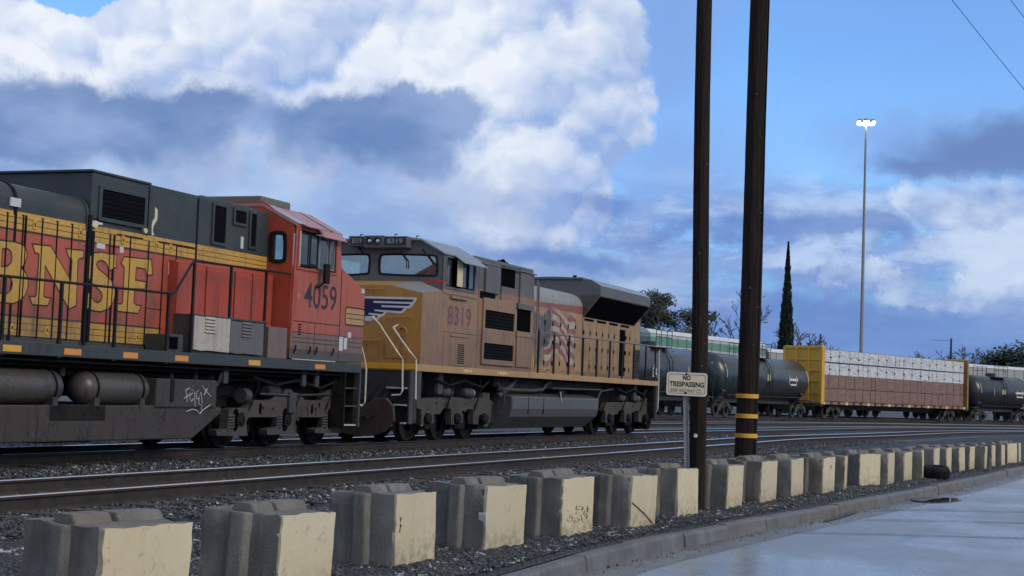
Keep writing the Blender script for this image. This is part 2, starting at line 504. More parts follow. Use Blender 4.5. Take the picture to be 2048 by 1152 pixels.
GRAVEL = gravel_mat('wet_crushed_stone', (0.028, 0.032, 0.038), (0.085, 0.09, 0.098))
YARD = gravel_mat('yard_ballast', (0.06, 0.064, 0.072), (0.17, 0.172, 0.178), 16.0, 0.42)
def stone_col():
    m, M, b = new_mat('loose_stone')
    p = M.pos(); n_ = M.voro(p, 17.0, out=1); q = M.sep(n_)
    c = M.mix(q[0].ss(0.0, 1.0), (0.028, 0.032, 0.038), (0.10, 0.106, 0.115))
    c = M.mix(q[1] > 0.93, c, (0.42, 0.41, 0.4))
    M.put(b.inputs['Base Color'], c); M.put(b.inputs['Roughness'], 0.35 + q[2] * 0.35)
    return m
STONE = stone_col()

def road_mat():
    m, M, b = new_mat('wet_road_surface')
    p = M.pos()
    px_, py_, pz_ = M.sep(p)
    n1 = M.noise(p, 0.35, 6, 0.62); n2_ = M.noise(p, 1.8, 6, 0.65); n3 = M.noise(p, 45.0, 4, 0.7)
    n4 = M.noise(M.vm('MULTIPLY', p, (1.0, 0.35, 1.0)), 0.9, 5, 0.6)
    c = M.mix(n1.ss(0.35, 0.7), (0.25, 0.265, 0.285), (0.33, 0.35, 0.375))
    c = M.mix(n2_.ss(0.5, 0.75) * 0.5, c, (0.15, 0.16, 0.17))
    trk = M.noise(M.vm('MULTIPLY', M.comb(px_ * 0.91 - py_ * 0.41, px_ * 0.41 + py_ * 0.91, 0.0), (1.6, 0.05, 1.0)), 1.3, 4, 0.6)
    c = M.mix(trk.ss(0.5, 0.7) * 0.35, c, (0.13, 0.137, 0.147))
    c = M.mix(n3.ss(0.45, 0.7) * 0.35, c, (0.14, 0.14, 0.14))
    c = M.mix(n4.ss(0.55, 0.75) * 0.35, c, (0.36, 0.375, 0.39))
    M.put(b.inputs['Base Color'], c)
    wet = (n1 * 0.5 + n4 * 0.5).ss(0.42, 0.62)
    M.put(b.inputs['Roughness'], 0.36 - wet * 0.20 + n3 * 0.08)
    b.inputs['Specular IOR Level'].default_value = 1.0
    bump(M, b, n3 * 0.6 + n2_ * 0.6, 0.003, 0.35)
    return m
ROAD = road_mat()
def concrete(name, c0, c1, wet=0.6, streak=0.5):
    m, M, b = new_mat(name)
    co = M.coord('Object'); x, y, z = M.sep(co)
    inf = M.new('ObjectInfo'); rnd = M.out(inf, 5)
    off = M.vm('ADD', co, M.comb(rnd * 31.0, rnd * 17.0, rnd * 7.0))
    ox, oy, oz = M.sep(off)
    n1 = M.noise(off, 3.0, 6, 0.62); n2_ = M.noise(M.comb(ox * 9.0, oy * 9.0, oz * 1.1), 1.4, 4, 0.6); n3 = M.noise(off, 55.0, 3, 0.6)
    c = M.mix(n1.ss(0.3, 0.72), c0, c1)
    c = M.mix(n2_.ss(0.48, 0.75) * streak, c, tuple(q * 0.42 for q in c0))
    c = M.mix(n3.ss(0.5, 0.75) * 0.35, c, tuple(q * 0.6 for q in c0))
    c = M.mix(rnd.ss(0.55, 0.9) * 0.35, c, (0.17, 0.125, 0.095))
    M.put(b.inputs['Base Color'], c); M.put(b.inputs['Roughness'], wet + n3 * 0.25)
    bump(M, b, n1 * 0.5 + n3 * 0.5, 0.012, 0.7)
    return m
CONC = concrete('cast_concrete', (0.125, 0.12, 0.107), (0.225, 0.216, 0.196))
KCONC = concrete('kerb_concrete', (0.105, 0.110, 0.112), (0.19, 0.195, 0.195), 0.45, 0.5)
GUTTER = concrete('gutter_concrete', (0.15, 0.15, 0.145), (0.25, 0.25, 0.24), 0.32, 0.4)

def strip(name, rows, mat, smooth=True):
    """rows: list of equally long lists of 3D points."""
    mb = MB(); n_ = len(rows[0]); vs = [p for r in rows for p in r]; fs = []
    for i in range(len(rows) - 1):
        for j in range(n_ - 1):
            fs.append((i * n_ + j, i * n_ + j + 1, (i + 1) * n_ + j + 1, (i + 1) * n_ + j))
    mb.add(vs, fs, smooth)
    me = bpy.data.meshes.new(name); me.from_pydata([tuple(v) for v in mb.v], [], mb.f); me.polygons.foreach_set('use_smooth', mb.sm)
    me.validate(); me.update()
    if me.polygons[0].normal.z < 0: me.flip_normals()
    me.materials.append(mat)
    return obj(name, me)

# the wide ground under everything, reaching the horizon
g = MB().add([(-2500, -400, -0.45), (2500, -400, -0.45), (2500, 2600, -0.45), (-2500, 2600, -0.45)], [(0, 1, 2, 3)]).build('ground', YARD)
tag(g, 'dark bare ground reaching to the horizon behind the trains', 'ground', kind='structure')
# yard: flat ballast from the near shoulder of the near track to beyond the far trains
offs = [-1.75, -1.2, -0.4, 0.4, 1.2, 2.6, 4.2, 5.8, 8.0, 12.0, 18.0, 26.0, 40.0, 70.0, 120.0]
rows = []
pA = A_C
def yz(d, i): return 0.115 + (0.03 * math.sin(i * 0.7 + d) if 2.3 < d < 3.0 else 0.0) - (0.05 if 2.2 < d < 3.2 else 0.0)
for i in range(0, len(pA), 1):
    t = (pA[min(i + 1, len(pA) - 1)] - pA[max(i - 1, 0)]).normalized(); nn = Vector((-t.y, t.x))
    rows.append([(pA[i].x + nn.x * d, pA[i].y + nn.y * d, yz(d, i) + (0.2 if d > 11 else 0.0) * min(1, max(0, (d - 11) / 6))) for d in offs])
yd = strip('yard_ground', rows, YARD); tag(yd, 'flat dark ballast of the rail yard under the tracks', 'ballast', kind='structure')
# verge: from the kerb up to that shoulder
shoulder = offset(A_C, -1.75)
rows = []
for k in KERB:
    q = min(shoulder, key=lambda s: (s - k).length)
    r = []
    for j in range(13):
        t = j / 12; p = k + (q - k) * t
        z = 0.0 + 0.115 * max(0, (t - 0.45) / 0.55) ** 1.5 + (random.uniform(-0.012, 0.012) if 0 < j < 12 else 0) - (0.02 if j == 0 else 0)
        r.append((p.x, p.y, z))
    rows.append(r)
vg = strip('gravel_verge', rows, GRAVEL); tag(vg, 'wet gravel verge between the kerb and the near track', 'gravel', kind='structure')
# road
rd_rows = []
for i, k in enumerate(KERB):
    t = (KERB[min(i + 1, len(KERB) - 1)] - KERB[max(i - 1, 0)]).normalized(); nn = Vector((t.y, -t.x))
    rd_rows.append([(k.x + nn.x * d, k.y + nn.y * d, -0.152 + 0.02 * min(1, d / 4)) for d in (0.62, 1.2, 2.0, 3.5, 6, 10, 18, 40)])
rd = strip('road', rd_rows, ROAD); tag(rd, 'wet pale grey road surface at the right', 'road', kind='structure')
# gutter pan
gt_rows = []
for i, k in enumerate(KERB):
    t = (KERB[min(i + 1, len(KERB) - 1)] - KERB[max(i - 1, 0)]).normalized(); nn = Vector((t.y, -t.x))
    gt_rows.append([(k.x + nn.x * d, k.y + nn.y * d, z) for d, z in ((0.13, -0.150), (0.3, -0.158), (0.50, -0.150), (0.66, -0.146))])
gt = strip('gutter', gt_rows, GUTTER); tag(gt, 'wet concrete gutter along the kerb', 'gutter', kind='structure')
# kerb, stone by stone
kb = thing('kerb', 'grey concrete kerb curving along the wet road', 'kerb'); tag(kb, kind='structure')
i = 0
while i < len(KERB) - 1:
    L = random.choice([3, 4, 5, 6]); j = min(i + L, len(KERB) - 1)
    seg = KERB[i:j + 1]; mb = MB(); dz = random.uniform(-0.012, 0.008); dl = random.uniform(-0.012, 0.012)
    prof = [(0.04 + dl, -0.3), (0.04 + dl, -0.01 + dz), (0.055 + dl, 0.004 + dz), (0.17 + dl, 0.0 + dz), (0.195 + dl, -0.02 + dz), (0.225 + dl, -0.3)]
    rings = []
    for a in range(len(seg)):
        gi = i + a
        t = (KERB[min(gi + 1, len(KERB) - 1)] - KERB[max(gi - 1, 0)]).normalized(); nn = Vector((t.y, -t.x))
        sh = 0.006 if a == 0 else (-0.006 if a == len(seg) - 1 else 0)
        rings.append([(seg[a].x + nn.x * d + t.x * sh, seg[a].y + nn.y * d + t.y * sh, z) for d, z in prof])
    n_ = len(prof); fs = []
    for a in range(len(rings) - 1):
        for b_ in range(n_ - 1): fs.append((a * n_ + b_, a * n_ + b_ + 1, (a + 1) * n_ + b_ + 1, (a + 1) * n_ + b_))
    fs.append(tuple(range(n_))); fs.append(tuple(range(len(rings) * n_ - n_, len(rings) * n_)))
    mb.add([v for r in rings for v in r], fs); mb.build('kerb_stone', KCONC, kb, bevel=0.012)
    i = j
# thin dark lines across the road, laid as flat strips
ROADLN = plain('dark_road_line', (0.05, 0.052, 0.058), 0.4)
for px in ([(5.871, 24.239), (7.03, 24.598), (8.257, 24.777), (10.377, 25.064)], [(5.083, 21.899), (6.215, 22.235), (7.452, 22.355), (9.312, 22.487)], [(3.589, 19.412), (4.97, 19.562), (6.554, 19.652), (8.15, 19.677)]):
    pts = [Vector(p) for p in px]; r = []
    for q in range(len(pts) - 1):
        for s_ in range(8):
            c = pts[q].lerp(pts[q + 1], s_ / 8); w = random.uniform(0.02, 0.045)
            r.append([(c.x, c.y - w, -0.1285), (c.x, c.y + w, -0.1285)])
    o = strip('road_line', r, ROADLN); o.parent = rd
# standing water in the gutter
WATER = plain('standing_water', (0.02, 0.022, 0.025), 0.02, spec=1.0)
for px, lab in (([(4.264, 21.039), (4.76, 22.099), (5.409, 23.71), (5.19, 23.408), (4.564, 21.836)], 'narrow puddle in the gutter beyond the thin pole'),
           ([(6.958, 26.824), (7.404, 27.963), (7.794, 27.911), (8.21, 27.745), (7.715, 26.856), (7.188, 26.34)], 'dark puddle at the kerb near the old tyre')):
    mb = MB().plate(smooth_poly(px, 2), -0.1435, -0.1265, 'z'); tag(mb.build('puddle', WATER), lab, 'puddle', 'puddles along the kerb', kind='structure')

# ------------------------------------------------------------------ tracks
def rail_mat():
    m, M, b = new_mat('rusty_rail')
    p = M.pos(); x, y, z = M.sep(p)
    geo = M.new('NewGeometry'); nx, ny, nz = M.sep(X(M.nt, geo.outputs['Normal']))
    n_ = M.noise(p, 6.0, 4, 0.6)
    top = nz.ss(0.35, 0.6) * M.sep(M.coord('Object'))[2].ss(-0.022, -0.01)
    c = M.mix(n_.ss(0.3, 0.7), (0.022, 0.018, 0.017), (0.05, 0.038, 0.033))
    M.put(b.inputs['Base Color'], M.mix(top, c, (0.9, 0.92, 0.94)))
    M.put(b.inputs['Metallic'], top); M.put(b.inputs['Roughness'], 0.75 - top * 0.60)
    return m
RAIL = rail_mat()
TIEM = paint('weathered_tie', (0.062, 0.053, 0.047), (0.02, 0.018, 0.017), 0.5, 0.2, 0.8, bmp=0.8, scale=3.0)
RAILPROF = [(-0.07, -0.165), (0.07, -0.165), (0.065, -0.15), (0.012, -0.13), (0.012, -0.045), (0.039, -0.035), (0.039, -0.012), (0.032, -0.004), (0.014, 0.0), (-0.014, 0.0), (-0.032, -0.004), (-0.039, -0.012), (-0.039, -0.035), (-0.012, -0.045), (-0.012, -0.13), (-0.065, -0.15)]
def sweep(path, prof, mb):
    n_ = len(prof); vs = []; fs = []
    for i, q in enumerate(path):
        t = (path[min(i + 1, len(path) - 1)] - path[max(i - 1, 0)]).normalized(); nn = Vector((-t.y, t.x))
        vs += [(q.x + nn.x * d, q.y + nn.y * d, z) for d, z in prof]
    for i in range(len(path) - 1):
        for j in range(n_): fs.append((i * n_ + j, i * n_ + (j + 1) % n_, (i + 1) * n_ + (j + 1) % n_, (i + 1) * n_ + j))
    fs.append(tuple(range(n_))); fs.append(tuple(range(len(vs) - n_, len(vs))))
    return mb.add(vs, fs)
tie_me = MB().box(-0.11, 0.11, -1.2, 1.2, -0.16, 0.0).mesh('tie', TIEM)
plate_me = MB().box(-0.09, 0.09, -0.17, 0.17, 0.0, 0.014).mesh('tie_plate', GRIME)
def track(label, path, z, ties=None):
    mid = path[len(path) // 2]
    t = thing('railway_track', label, 'track', (mid.x, mid.y, z), 0, 'tracks of the rail yard')
    loc = [q - mid for q in path]
    for s in (-1, 1):
        sweep(offset(loc, s * 0.754), RAILPROF, MB()).build('rail', RAIL, t)
    if ties:
        fine = resample(loc, 0.52)
        for q in range(len(fine) - 1):
            if not (ties[0] < (fine[q] + mid).y < ties[1]): continue
            d = fine[q + 1] - fine[q]
            o = bpy.data.objects.new('tie', tie_me); COL.objects.link(o); o.parent = t
            o.location = (fine[q].x, fine[q].y, -0.162 + random.uniform(-0.012, 0.008)); o.rotation_euler = (0, 0, math.atan2(d.y, d.x) + random.uniform(-0.025, 0.025))
    return t
track('nearest track, empty, curving right behind the concrete blocks', A_C, RZ, (9, 60))
track('second track, the one both locomotives stand on', B_C, RZ, (18, 66))
track('empty track just behind the locomotives', D_C, RZ + 0.05)
track('track under the tank cars and the lumber car', C_C, 0.5)
track('farthest track, under the white freight cars', E_C, 0.55)

# ------------------------------------------------------------------ loose stones
def stones(name, label, pts, size, seed):
    rng = np.random.default_rng(seed); n_ = len(pts)
    base = np.array([(1, 0, 0), (-1, 0, 0), (0, 1, 0), (0, -1, 0), (0, 0, 1), (0, 0, -1)], float)
    fc = np.array([(0, 2, 4), (2, 1, 4), (1, 3, 4), (3, 0, 4), (2, 0, 5), (1, 2, 5), (3, 1, 5), (0, 3, 5)])
    v = base[None] * rng.uniform(0.6, 1.15, (n_, 6, 1)) * rng.uniform(0.5, 1.2, (n_, 1, 3))
    v += rng.normal(0, 0.2, (n_, 6, 3))
    a = rng.uniform(0, 6.28, n_); ca, sa = np.cos(a), np.sin(a)
    vx = v[..., 0] * ca[:, None] - v[..., 1] * sa[:, None]; vy = v[..., 0] * sa[:, None] + v[..., 1] * ca[:, None]
    s = (size * rng.lognormal(0, 0.35, n_))[:, None]
    V = np.stack([vx * s, vy * s, v[..., 2] * s * 0.75], -1) + pts[:, None, :]
    F = fc[None] + (np.arange(n_) * 6)[:, None, None]
    me = bpy.data.meshes.new(name); me.vertices.add(n_ * 6); me.vertices.foreach_set('co', V.reshape(-1).astype(np.float32))
    me.loops.add(n_ * 24); me.loops.foreach_set('vertex_index', F.reshape(-1).astype(np.int32))
    me.polygons.add(n_ * 8); me.polygons.foreach_set('loop_start', np.arange(0, n_ * 24, 3, dtype=np.int32)); me.polygons.foreach_set('loop_total', np.full(n_ * 8, 3, np.int32))
    me.update(); me.validate(); me.materials.append(STONE)
    return tag(obj(name, me), label, 'gravel', kind='stuff')
rng = np.random.default_rng(5)
# verge stones: denser near the camera
kp = np.array([(k.x, k.y) for k in KERB]); sp = np.array([min(((s.x, s.y) for s in shoulder), key=lambda s: (s[0] - k[0]) ** 2 + (s[1] - k[1]) ** 2) for k in kp])
def between(n_, y0, y1, pw, t0=0.02, t1=1.0):
    ok = np.where((kp[:, 1] > y0) & (kp[:, 1] < y1))[0]
    w = (1.0 / kp[ok, 1]) ** pw; idx = rng.choice(ok[:-1], n_, p=(w / w.sum() if True else None)[:len(ok)][:-1] / (w / w.sum())[:-1].sum())
    f = rng.uniform(0, 1, n_)[:, None]; t = rng.uniform(t0, t1, n_)[:, None]
    a = kp[idx] * (1 - f) + kp[idx + 1] * f; b_ = sp[idx] * (1 - f) + sp[idx + 1] * f
    p = a * (1 - t) + b_ * t
    z = 0.115 * np.clip((t - 0.45) / 0.55, 0, 1) ** 1.5
    return np.concatenate([p, z + 0.004], 1)
stones('verge_gravel', 'loose wet crushed stone strewn round the concrete blocks', between(110000, 6.5, 46, 1.6, 0.03), 0.0165, 1)
ap = np.array([(q.x, q.y) for q in A_C]); an = np.array([((b - a).normalized().x, (b - a).normalized().y) for a, b in zip(A_C, A_C[1:])] + [(DX, DY)])
def along(n_, d0, d1, y0, y1, z):
    ok = np.where((ap[:, 1] > y0) & (ap[:, 1] < y1))[0]; w = (1.0 / ap[ok, 1]) ** 1.3
    idx = rng.choice(ok, n_, p=w / w.sum()); f = rng.uniform(0, 1, n_); d = rng.uniform(d0, d1, n_)
    p = ap[idx] + an[idx] * f[:, None] + np.stack([-an[idx][:, 1], an[idx][:, 0]], 1) * d[:, None]
    return np.concatenate([p, np.full((n_, 1), z) + rng.uniform(-0.01, 0.02, (n_, 1))], 1)
gi = rng.integers(4, len(KERB) - 6, 2600); gd = 0.24 + np.abs(rng.normal(0, 0.16, 2600))
gp_ = []
for a_, d_, f_ in zip(gi, gd, rng.uniform(0, 1, 2600)):
    k0, k1 = KERB[a_], KERB[a_ + 1]; t_ = (k1 - k0).normalized(); q_ = k0.lerp(k1, f_); gp_.append((q_.x + t_.y * d_, q_.y - t_.x * d_, -0.146))
stones('gutter_grit', 'loose grit and small stones lying in the gutter', np.array(gp_), 0.0085, 3)
stones('track_ballast', 'coarse dark ballast stones between and beside the rails', np.concatenate([along(60000, -2.1, 3.8, 9, 60, 0.125), along(20000, 3.8, 9, 14, 60, 0.125)]), 0.025, 2)


# ------------------------------------------------------------------ concrete blocks along the kerb
def yellow_mat():
    m, M, b = new_mat('pale_yellow_block_paint')
    co = M.coord('Object'); inf = M.new('ObjectInfo'); rnd = M.out(inf, 5)
    off = M.vm('ADD', co, M.comb(rnd * 31.0, rnd * 17.0, rnd * 7.0))
    n1 = M.noise(off, 2.6, 6, 0.65); n2_ = M.noise(off, 14.0, 5, 0.68); n3 = M.noise(off, 70.0, 2, 0.6)
    x, y, z = M.sep(co)
    c = M.mix(n1.ss(0.3, 0.7), (0.66, 0.555, 0.35), (0.70, 0.62, 0.44))
    c = M.mix(rnd.ss(0.3, 1.0) * 0.45, c, (0.52, 0.45, 0.31))
    str_ = M.noise(M.comb(M.sep(off)[0] * 16.0, 0.0, M.sep(off)[2] * 1.2), 1.2, 4, 0.6)
    c = M.mix(str_.ss(0.55, 0.75) * 0.35, c, (0.40, 0.33, 0.22))
    c = M.mix(n2_.ss(0.56, 0.70) * 0.6, c, (0.38, 0.31, 0.18))
    c = M.mix((n2_ * 0.7 + n1 * 0.3).ss(0.66, 0.72) * 0.8, c, (0.16, 0.14, 0.11))
    low = (1.0 - z.ss(0.0, 0.30)) * n2_.ss(0.38, 0.6)
    c = M.mix(low * 0.65, c, (0.24, 0.20, 0.14))
    M.put(b.inputs['Base Color'], c); M.put(b.inputs['Roughness'], 0.55 + n3 * 0.2)
    bump(M, b, n2_ * 0.5 + n3 * 0.5, 0.006, 0.6)
    return m
YELLOW = yellow_mat()
SCRIB = plain('dark_smudge', (0.035, 0.032, 0.03), 0.7)
PAPER = plain('pale_paper_tag', (0.62, 0.6, 0.56), 0.7)
BD = 0.62
def block_body(w, d, h, seed):
    """Cast block with a slightly uneven surface and worn edges."""
    rr = random.Random(seed); bm = bmesh.new()
    bmesh.ops.create_cube(bm, size=1.0)
    for v in bm.verts: v.co = ((v.co.x + .5) * w, (v.co.y + .5) * d, (v.co.z + .5) * h)
    bmesh.ops.bevel(bm, geom=[e for e in bm.edges], offset=0.022, segments=2, affect='EDGES', profile=0.6)
    bmesh.ops.subdivide_edges(bm, edges=[e for e in bm.edges if e.calc_length() > 0.2], cuts=5, use_grid_fill=True)
    for v in bm.verts:
        edge = sum(1 for a, m_ in ((v.co.x, w), (v.co.y, d), (v.co.z, h)) if a < 0.03 or a > m_ - 0.03)
        k = 0.004 + 0.005 * (edge > 1)
        v.co += Vector((rr.uniform(-k, k), rr.uniform(-k, k), rr.uniform(-k, k)))
    for _ in range(rr.choice([1, 2, 3])):      # knocked-off corners and edges
        c = Vector((rr.choice([0, w]) if rr.random() < .6 else rr.uniform(0, w), rr.choice([0, d]) if rr.random() < .6 else rr.uniform(0, d), h)); q = rr.uniform(.05, .12)
        for v in bm.verts:
            e = (v.co - c).length
            if e < q: v.co = v.co.lerp(Vector((w / 2, d / 2, h / 2)), 0.16 * (1 - e / q))
    me = bpy.data.meshes.new('block_body'); bm.to_mesh(me); bm.free()
    me.polygons.foreach_set('use_smooth', [True] * len(me.polygons)); me.set_sharp_from_angle(angle=R(40)); me.materials.append(CONC)
    return me
def wobble_rect(x0, x1, z0, z1, rr, a=0.017, n_=9):
    p = []
    for i in range(n_): p.append((x0 + (x1 - x0) * i / n_, z0 + rr.uniform(-a, a)))
    for i in range(n_): p.append((x1 + rr.uniform(-a, a) * 0.5, z0 + (z1 - z0) * i / n_))
    for i in range(n_): p.append((x1 - (x1 - x0) * i / n_, z1 + rr.uniform(-a, a) * 0.4))
    for i in range(n_): p.append((x0 + rr.uniform(-a, a) * 0.6, z1 - (z1 - z0) * i / n_))
    return p
# (corner x, corner y, heading in degrees, label)
BL = [
 ((-2.338, 9.016, 31.0), 'broad yellow-painted block at the lower left corner of the photo, nearest of the row'),
 ((-1.512, 10.473, 22.2), 'yellow-painted concrete block, second from the lower left corner of the photo'),
 ((-0.888, 12.778, 24.5), 'yellow-painted concrete block with a small dark mark by its left paint edge'),
 ((-0.182, 14.397, 29.0), 'yellow-painted concrete block with a torn white patch at its left paint edge'),
 ((0.580, 15.925, 27.5), 'brownish concrete block with dark scribbles across its yellow face'),
 ((1.393, 17.373, 27.0), 'concrete block with a thin diagonal line across its yellow face'),
 ((2.138, 19.309, 26.5), 'yellow-painted block right in front of the no trespassing sign post'),
 ((2.971, 20.948, 25.0), 'yellow-painted block first to the right of the thin pole'),
 ((3.685, 22.544, 28.0), 'yellow-painted block second right of the thin pole, below the banded pole'),
 ((4.415, 24.116, 25.5), 'narrow-looking yellow block third right of the thin pole'),
 ((5.153, 25.361, 26.0), 'yellow block with black smears, fourth right of the thin pole'),
 ((5.786, 26.632, 14.8), 'block showing almost only grey, just before the twisted broad yellow one'),
 ((6.417, 28.294, 43.0), 'block twisted towards the road so that its yellow face looks broad'),
 ((7.070, 28.848, 23.0), 'dark block with narrow yellow face, just beyond the twisted broad one'),
 ((7.824, 30.624, 26.3), 'brown block with ragged yellow paint, second beyond the twisted broad one'),
 ((8.520, 31.856, 17.2), 'grey block showing hardly any yellow, next to the old tyre on its left'),
 ((9.288, 33.838, 24.2), 'yellow-edged block standing right behind the old tyre'),
 ((9.934, 35.127, 24.2), 'yellow-edged block first to the right of the old tyre'),
 ((10.547, 36.229, 25.8), 'yellow-edged block second to the right of the old tyre'),
 ((11.199, 37.642, 24.8), 'yellow-edged block third to the right of the old tyre'),
 ((11.796, 38.404, 20.8), 'block fourth right of the old tyre showing only a thin yellow edge'),
 ((12.533, 40.177, 24.0), 'small distant yellow-edged block, fifth right of the old tyre'),
 ((13.124, 41.266, 24.5), 'small distant yellow-edged block, sixth right of the old tyre'),
 ((13.929, 43.276, 38.8), 'small distant block with a broad yellow face near the right edge'),
 ((14.643, 44.477, 22.5), 'last small block of the row, at the right edge of the photo'),
]
for i, ((cx, cy, hd), lab) in enumerate(BL):
    rr = random.Random(100 + i); w = 0.75 + rr.uniform(-0.03, 0.03) + (0.05 if i == 0 else 0); h = 0.61 + rr.uniform(-0.015, 0.015) - 0.0015 * i
    t = thing('concrete_block', lab, 'block', (cx, cy, 0.0), R(90 - hd), 'yellow-faced concrete blocks along the kerb')
    # local axes: +x along the row, +y away from the road
    t.rotation_euler = (rr.uniform(-0.03, 0.03), rr.uniform(-0.025, 0.025), R(90 - hd)); t.location.z = -0.015
    obj('block_body', block_body(w, BD, h, i), t)
    yk = 0.30
    mb = MB(); nx = rr.uniform(0.3, 0.45) * w
    pts = [(yk - 0.10, h - 0.012), (yk - 0.055, h + 0.058), (yk + 0.075, h + 0.058), (yk + 0.12, h - 0.012)]
    mb.plate(pts, 0.015, nx, 'x'); mb.build('top_key', CONC, t, bevel=0.015)
    MB().plate(pts, nx + 0.05, w - 0.02, 'x').build('top_key', CONC, t, bevel=0.015)
    mb = MB().plate([(0.02, yk - 0.09), (-0.045, yk - 0.045), (-0.045, yk + 0.07), (0.02, yk + 0.115)], 0.004, h - 0.004, 'z'); mb.build('end_key', CONC, t, bevel=0.015)
    x0 = 0.012 if i != 0 else 0.03
    MB().plate(wobble_rect(x0, w - 0.008, 0.03, h - 0.006, rr), -0.012, 0.02, 'y').build('painted_face', YELLOW, t)
    if i in (2, 3, 4, 10):
        mb = MB()
        n_ = {2: 5, 3: 0, 4: 34, 10: 7}[i]
        for q in range(n_):
            if i == 2: a, z = w * 0.10 + rr.uniform(-0.02, 0.02), 0.30 + q * 0.03
            elif i == 4: a, z = w * rr.uniform(0.15, 0.85), rr.choice([0.20, 0.29]) + rr.gauss(0, 0.022)
            else: a, z = w * rr.uniform(0.55, 0.75), 0.36 + rr.uniform(0, 0.14)
            dx, dz = rr.uniform(-0.045, 0.045) * (0.4 if i != 4 else 1), rr.uniform(0.01, 0.04) * rr.choice([-1, 1]); k = rr.uniform(0.004, 0.012)
            mb.plate([(a, z), (a + dx, z + dz), (a + dx + k, z + dz - k * 0.4), (a + k, z - k)], -0.0155, -0.011, 'y')
        if n_: tag(mb.build('scribble', SCRIB, t), 'dark scribbled smudges on the yellow paint', kind='stuff')
        if i == 3: MB().plate([(0.012, 0.22), (-0.004, 0.34), (0.0, 0.36), (0.045, 0.36), (0.03, 0.27)], -0.016, 0.06, 'y').build('paper_tag', PAPER, t)
    if i == 5: MB().tube([(0.03, -0.017, 0.30), (w * 0.55, -0.018, 0.16), (w - 0.1, -0.017, 0.05)], 0.006, 6).build('thin_cord', SCRIB, t)
    if i == 4: MB().plate(wobble_rect(0.02, 0.12, h - 0.14, h - 0.02, rr, 0.004, 3), BD - 0.055, BD + 0.004, 'y').build('white_patch', PAPER, t)

# ------------------------------------------------------------------ poles
def wood_mat():
    m, M, b = new_mat('creosoted_pole_wood')
    co = M.coord('Object'); x, y, z = M.sep(co)
    n1 = M.noise(M.comb(x * 22.0, y * 22.0, z * 0.9), 1.5, 5, 0.6); n2_ = M.noise(co, 1.2, 5, 0.6)
    c = M.mix(n1.ss(0.3, 0.72), (0.012, 0.009, 0.009), (0.034, 0.023, 0.02))
    c = M.mix(n2_.ss(0.5, 0.75) * 0.5, c, (0.05, 0.028, 0.021))
    n3 = M.noise(M.comb(x * 40.0, y * 40.0, z * 2.5), 2.0, 4, 0.7)
    c = M.mix(n3.ss(0.55, 0.75) * 0.6, c, (0.075, 0.05, 0.038))
    M.put(b.inputs['Base Color'], c); b.inputs['Roughness'].default_value = 0.8; b.inputs['Specular IOR Level'].default_value = 0.15
    bump(M, b, n1 * 0.6 + n3 * 0.4, 0.02, 1.0)
    return m
WOOD = wood_mat()
def pole(name, label, base, topv, r0, r1):
    t = thing(name, label, 'pole', base, 0, 'tall wooden poles by the kerb')
    rr = random.Random(int(r0 * 1000)); mb = MB(); pts = []; b = Vector(base); d = Vector(topv) - b
    rings = 60; n_ = 44; vs = []; fs = []; chk = [rr.gauss(0, 0.018) - (0.07 if rr.random() < 0.12 else 0) for _ in range(n_)]
    for i in range(rings):
        k = i / (rings - 1); c = d * k; c.x += 0.012 * math.sin(k * 9); c.y += 0.01 * math.sin(k * 7 + 1); r = r0 + (r1 - r0) * k
        if i == 0: c.z -= 0.3
        vs += [(c.x + r * (1 + 0.02 * math.sin(3 * a + k * 4) + chk[j] + rr.gauss(0, 0.006)) * math.cos(a), c.y + r * (1 + 0.02 * math.sin(3 * a + k * 4) + chk[j] + rr.gauss(0, 0.006)) * math.sin(a), c.z) for j, a in [(j, 2 * math.pi * j / n_) for j in range(n_)]]
    for i in range(rings - 1):
        for j in range(n_): fs.append((i * n_ + j, i * n_ + (j + 1) % n_, (i + 1) * n_ + (j + 1) % n_, (i + 1) * n_ + j))
    mb.add(vs, fs, True); mb.add(vs[-n_:], [tuple(range(n_))])
    mb.build('shaft', WOOD, t, loc=(0, 0, 0))
    return t, d
def up_to(b, m, z):   # the straight line from b through m, up to height z
    b, m = Vector(b), Vector(m); return tuple(b + (m - b) * ((z - b.z) / (m.z - b.z)))
pb = (2.541, 20.65, 0.0); t1, d1 = pole('wooden_pole', 'thin dark wooden pole standing beside the no trespassing sign', pb, up_to(pb, (2.461, 20.65, 6.85), 10.5), 0.112, 0.098)
pb2 = (3.776, 24.6, 0.05); t2, d2 = pole('banded_pole', 'thick dark wooden pole with three yellow bands near its foot', pb2, up_to(pb2, (3.83, 24.6, 7.914), 13.8), 0.172, 0.135)
BANDM = paint('yellow_reflective_band', (0.75, 0.40, 0.03), (0.2, 0.12, 0.03), 0.2, 0.2, 0.4)
for z in [1.541, 1.226, 0.918]:
    k = (z - pb2[2]) / d2.z; c = d2 * k; r = 0.172 + (0.135 - 0.172) * k + 0.012
    MB().lathe([(-0.034, r - 0.02), (-0.033, r), (0.033, r), (0.034, r - 0.02)], 'z', (c.x, c.y, c.z), 24).build('yellow_band', BANDM, t2, loc=(0, 0, 0))
NAIL = plain('rusty_nail', (0.10, 0.06, 0.045), 0.6)
for t_, d_, r_, zs in ((t1, d1, 0.112, (1.9, 2.2, 3.4, 4.6)), (t2, d2, 0.172, (2.3, 2.9, 3.2, 4.4, 5.6, 6.3))):
    for q, z in enumerate(zs):
        a = -1.3 + 0.5 * math.sin(q * 2.3); c = d_ * (z / d_.z)
        MB().lathe([(-0.01, 0.0), (-0.01, 0.014), (0.02, 0.016)], 'y', (0, 0, 0), 8).build('nail_head', NAIL, t_, loc=(c.x + r_ * math.cos(a) * .98, c.y + r_ * math.sin(a) * .98, c.z))
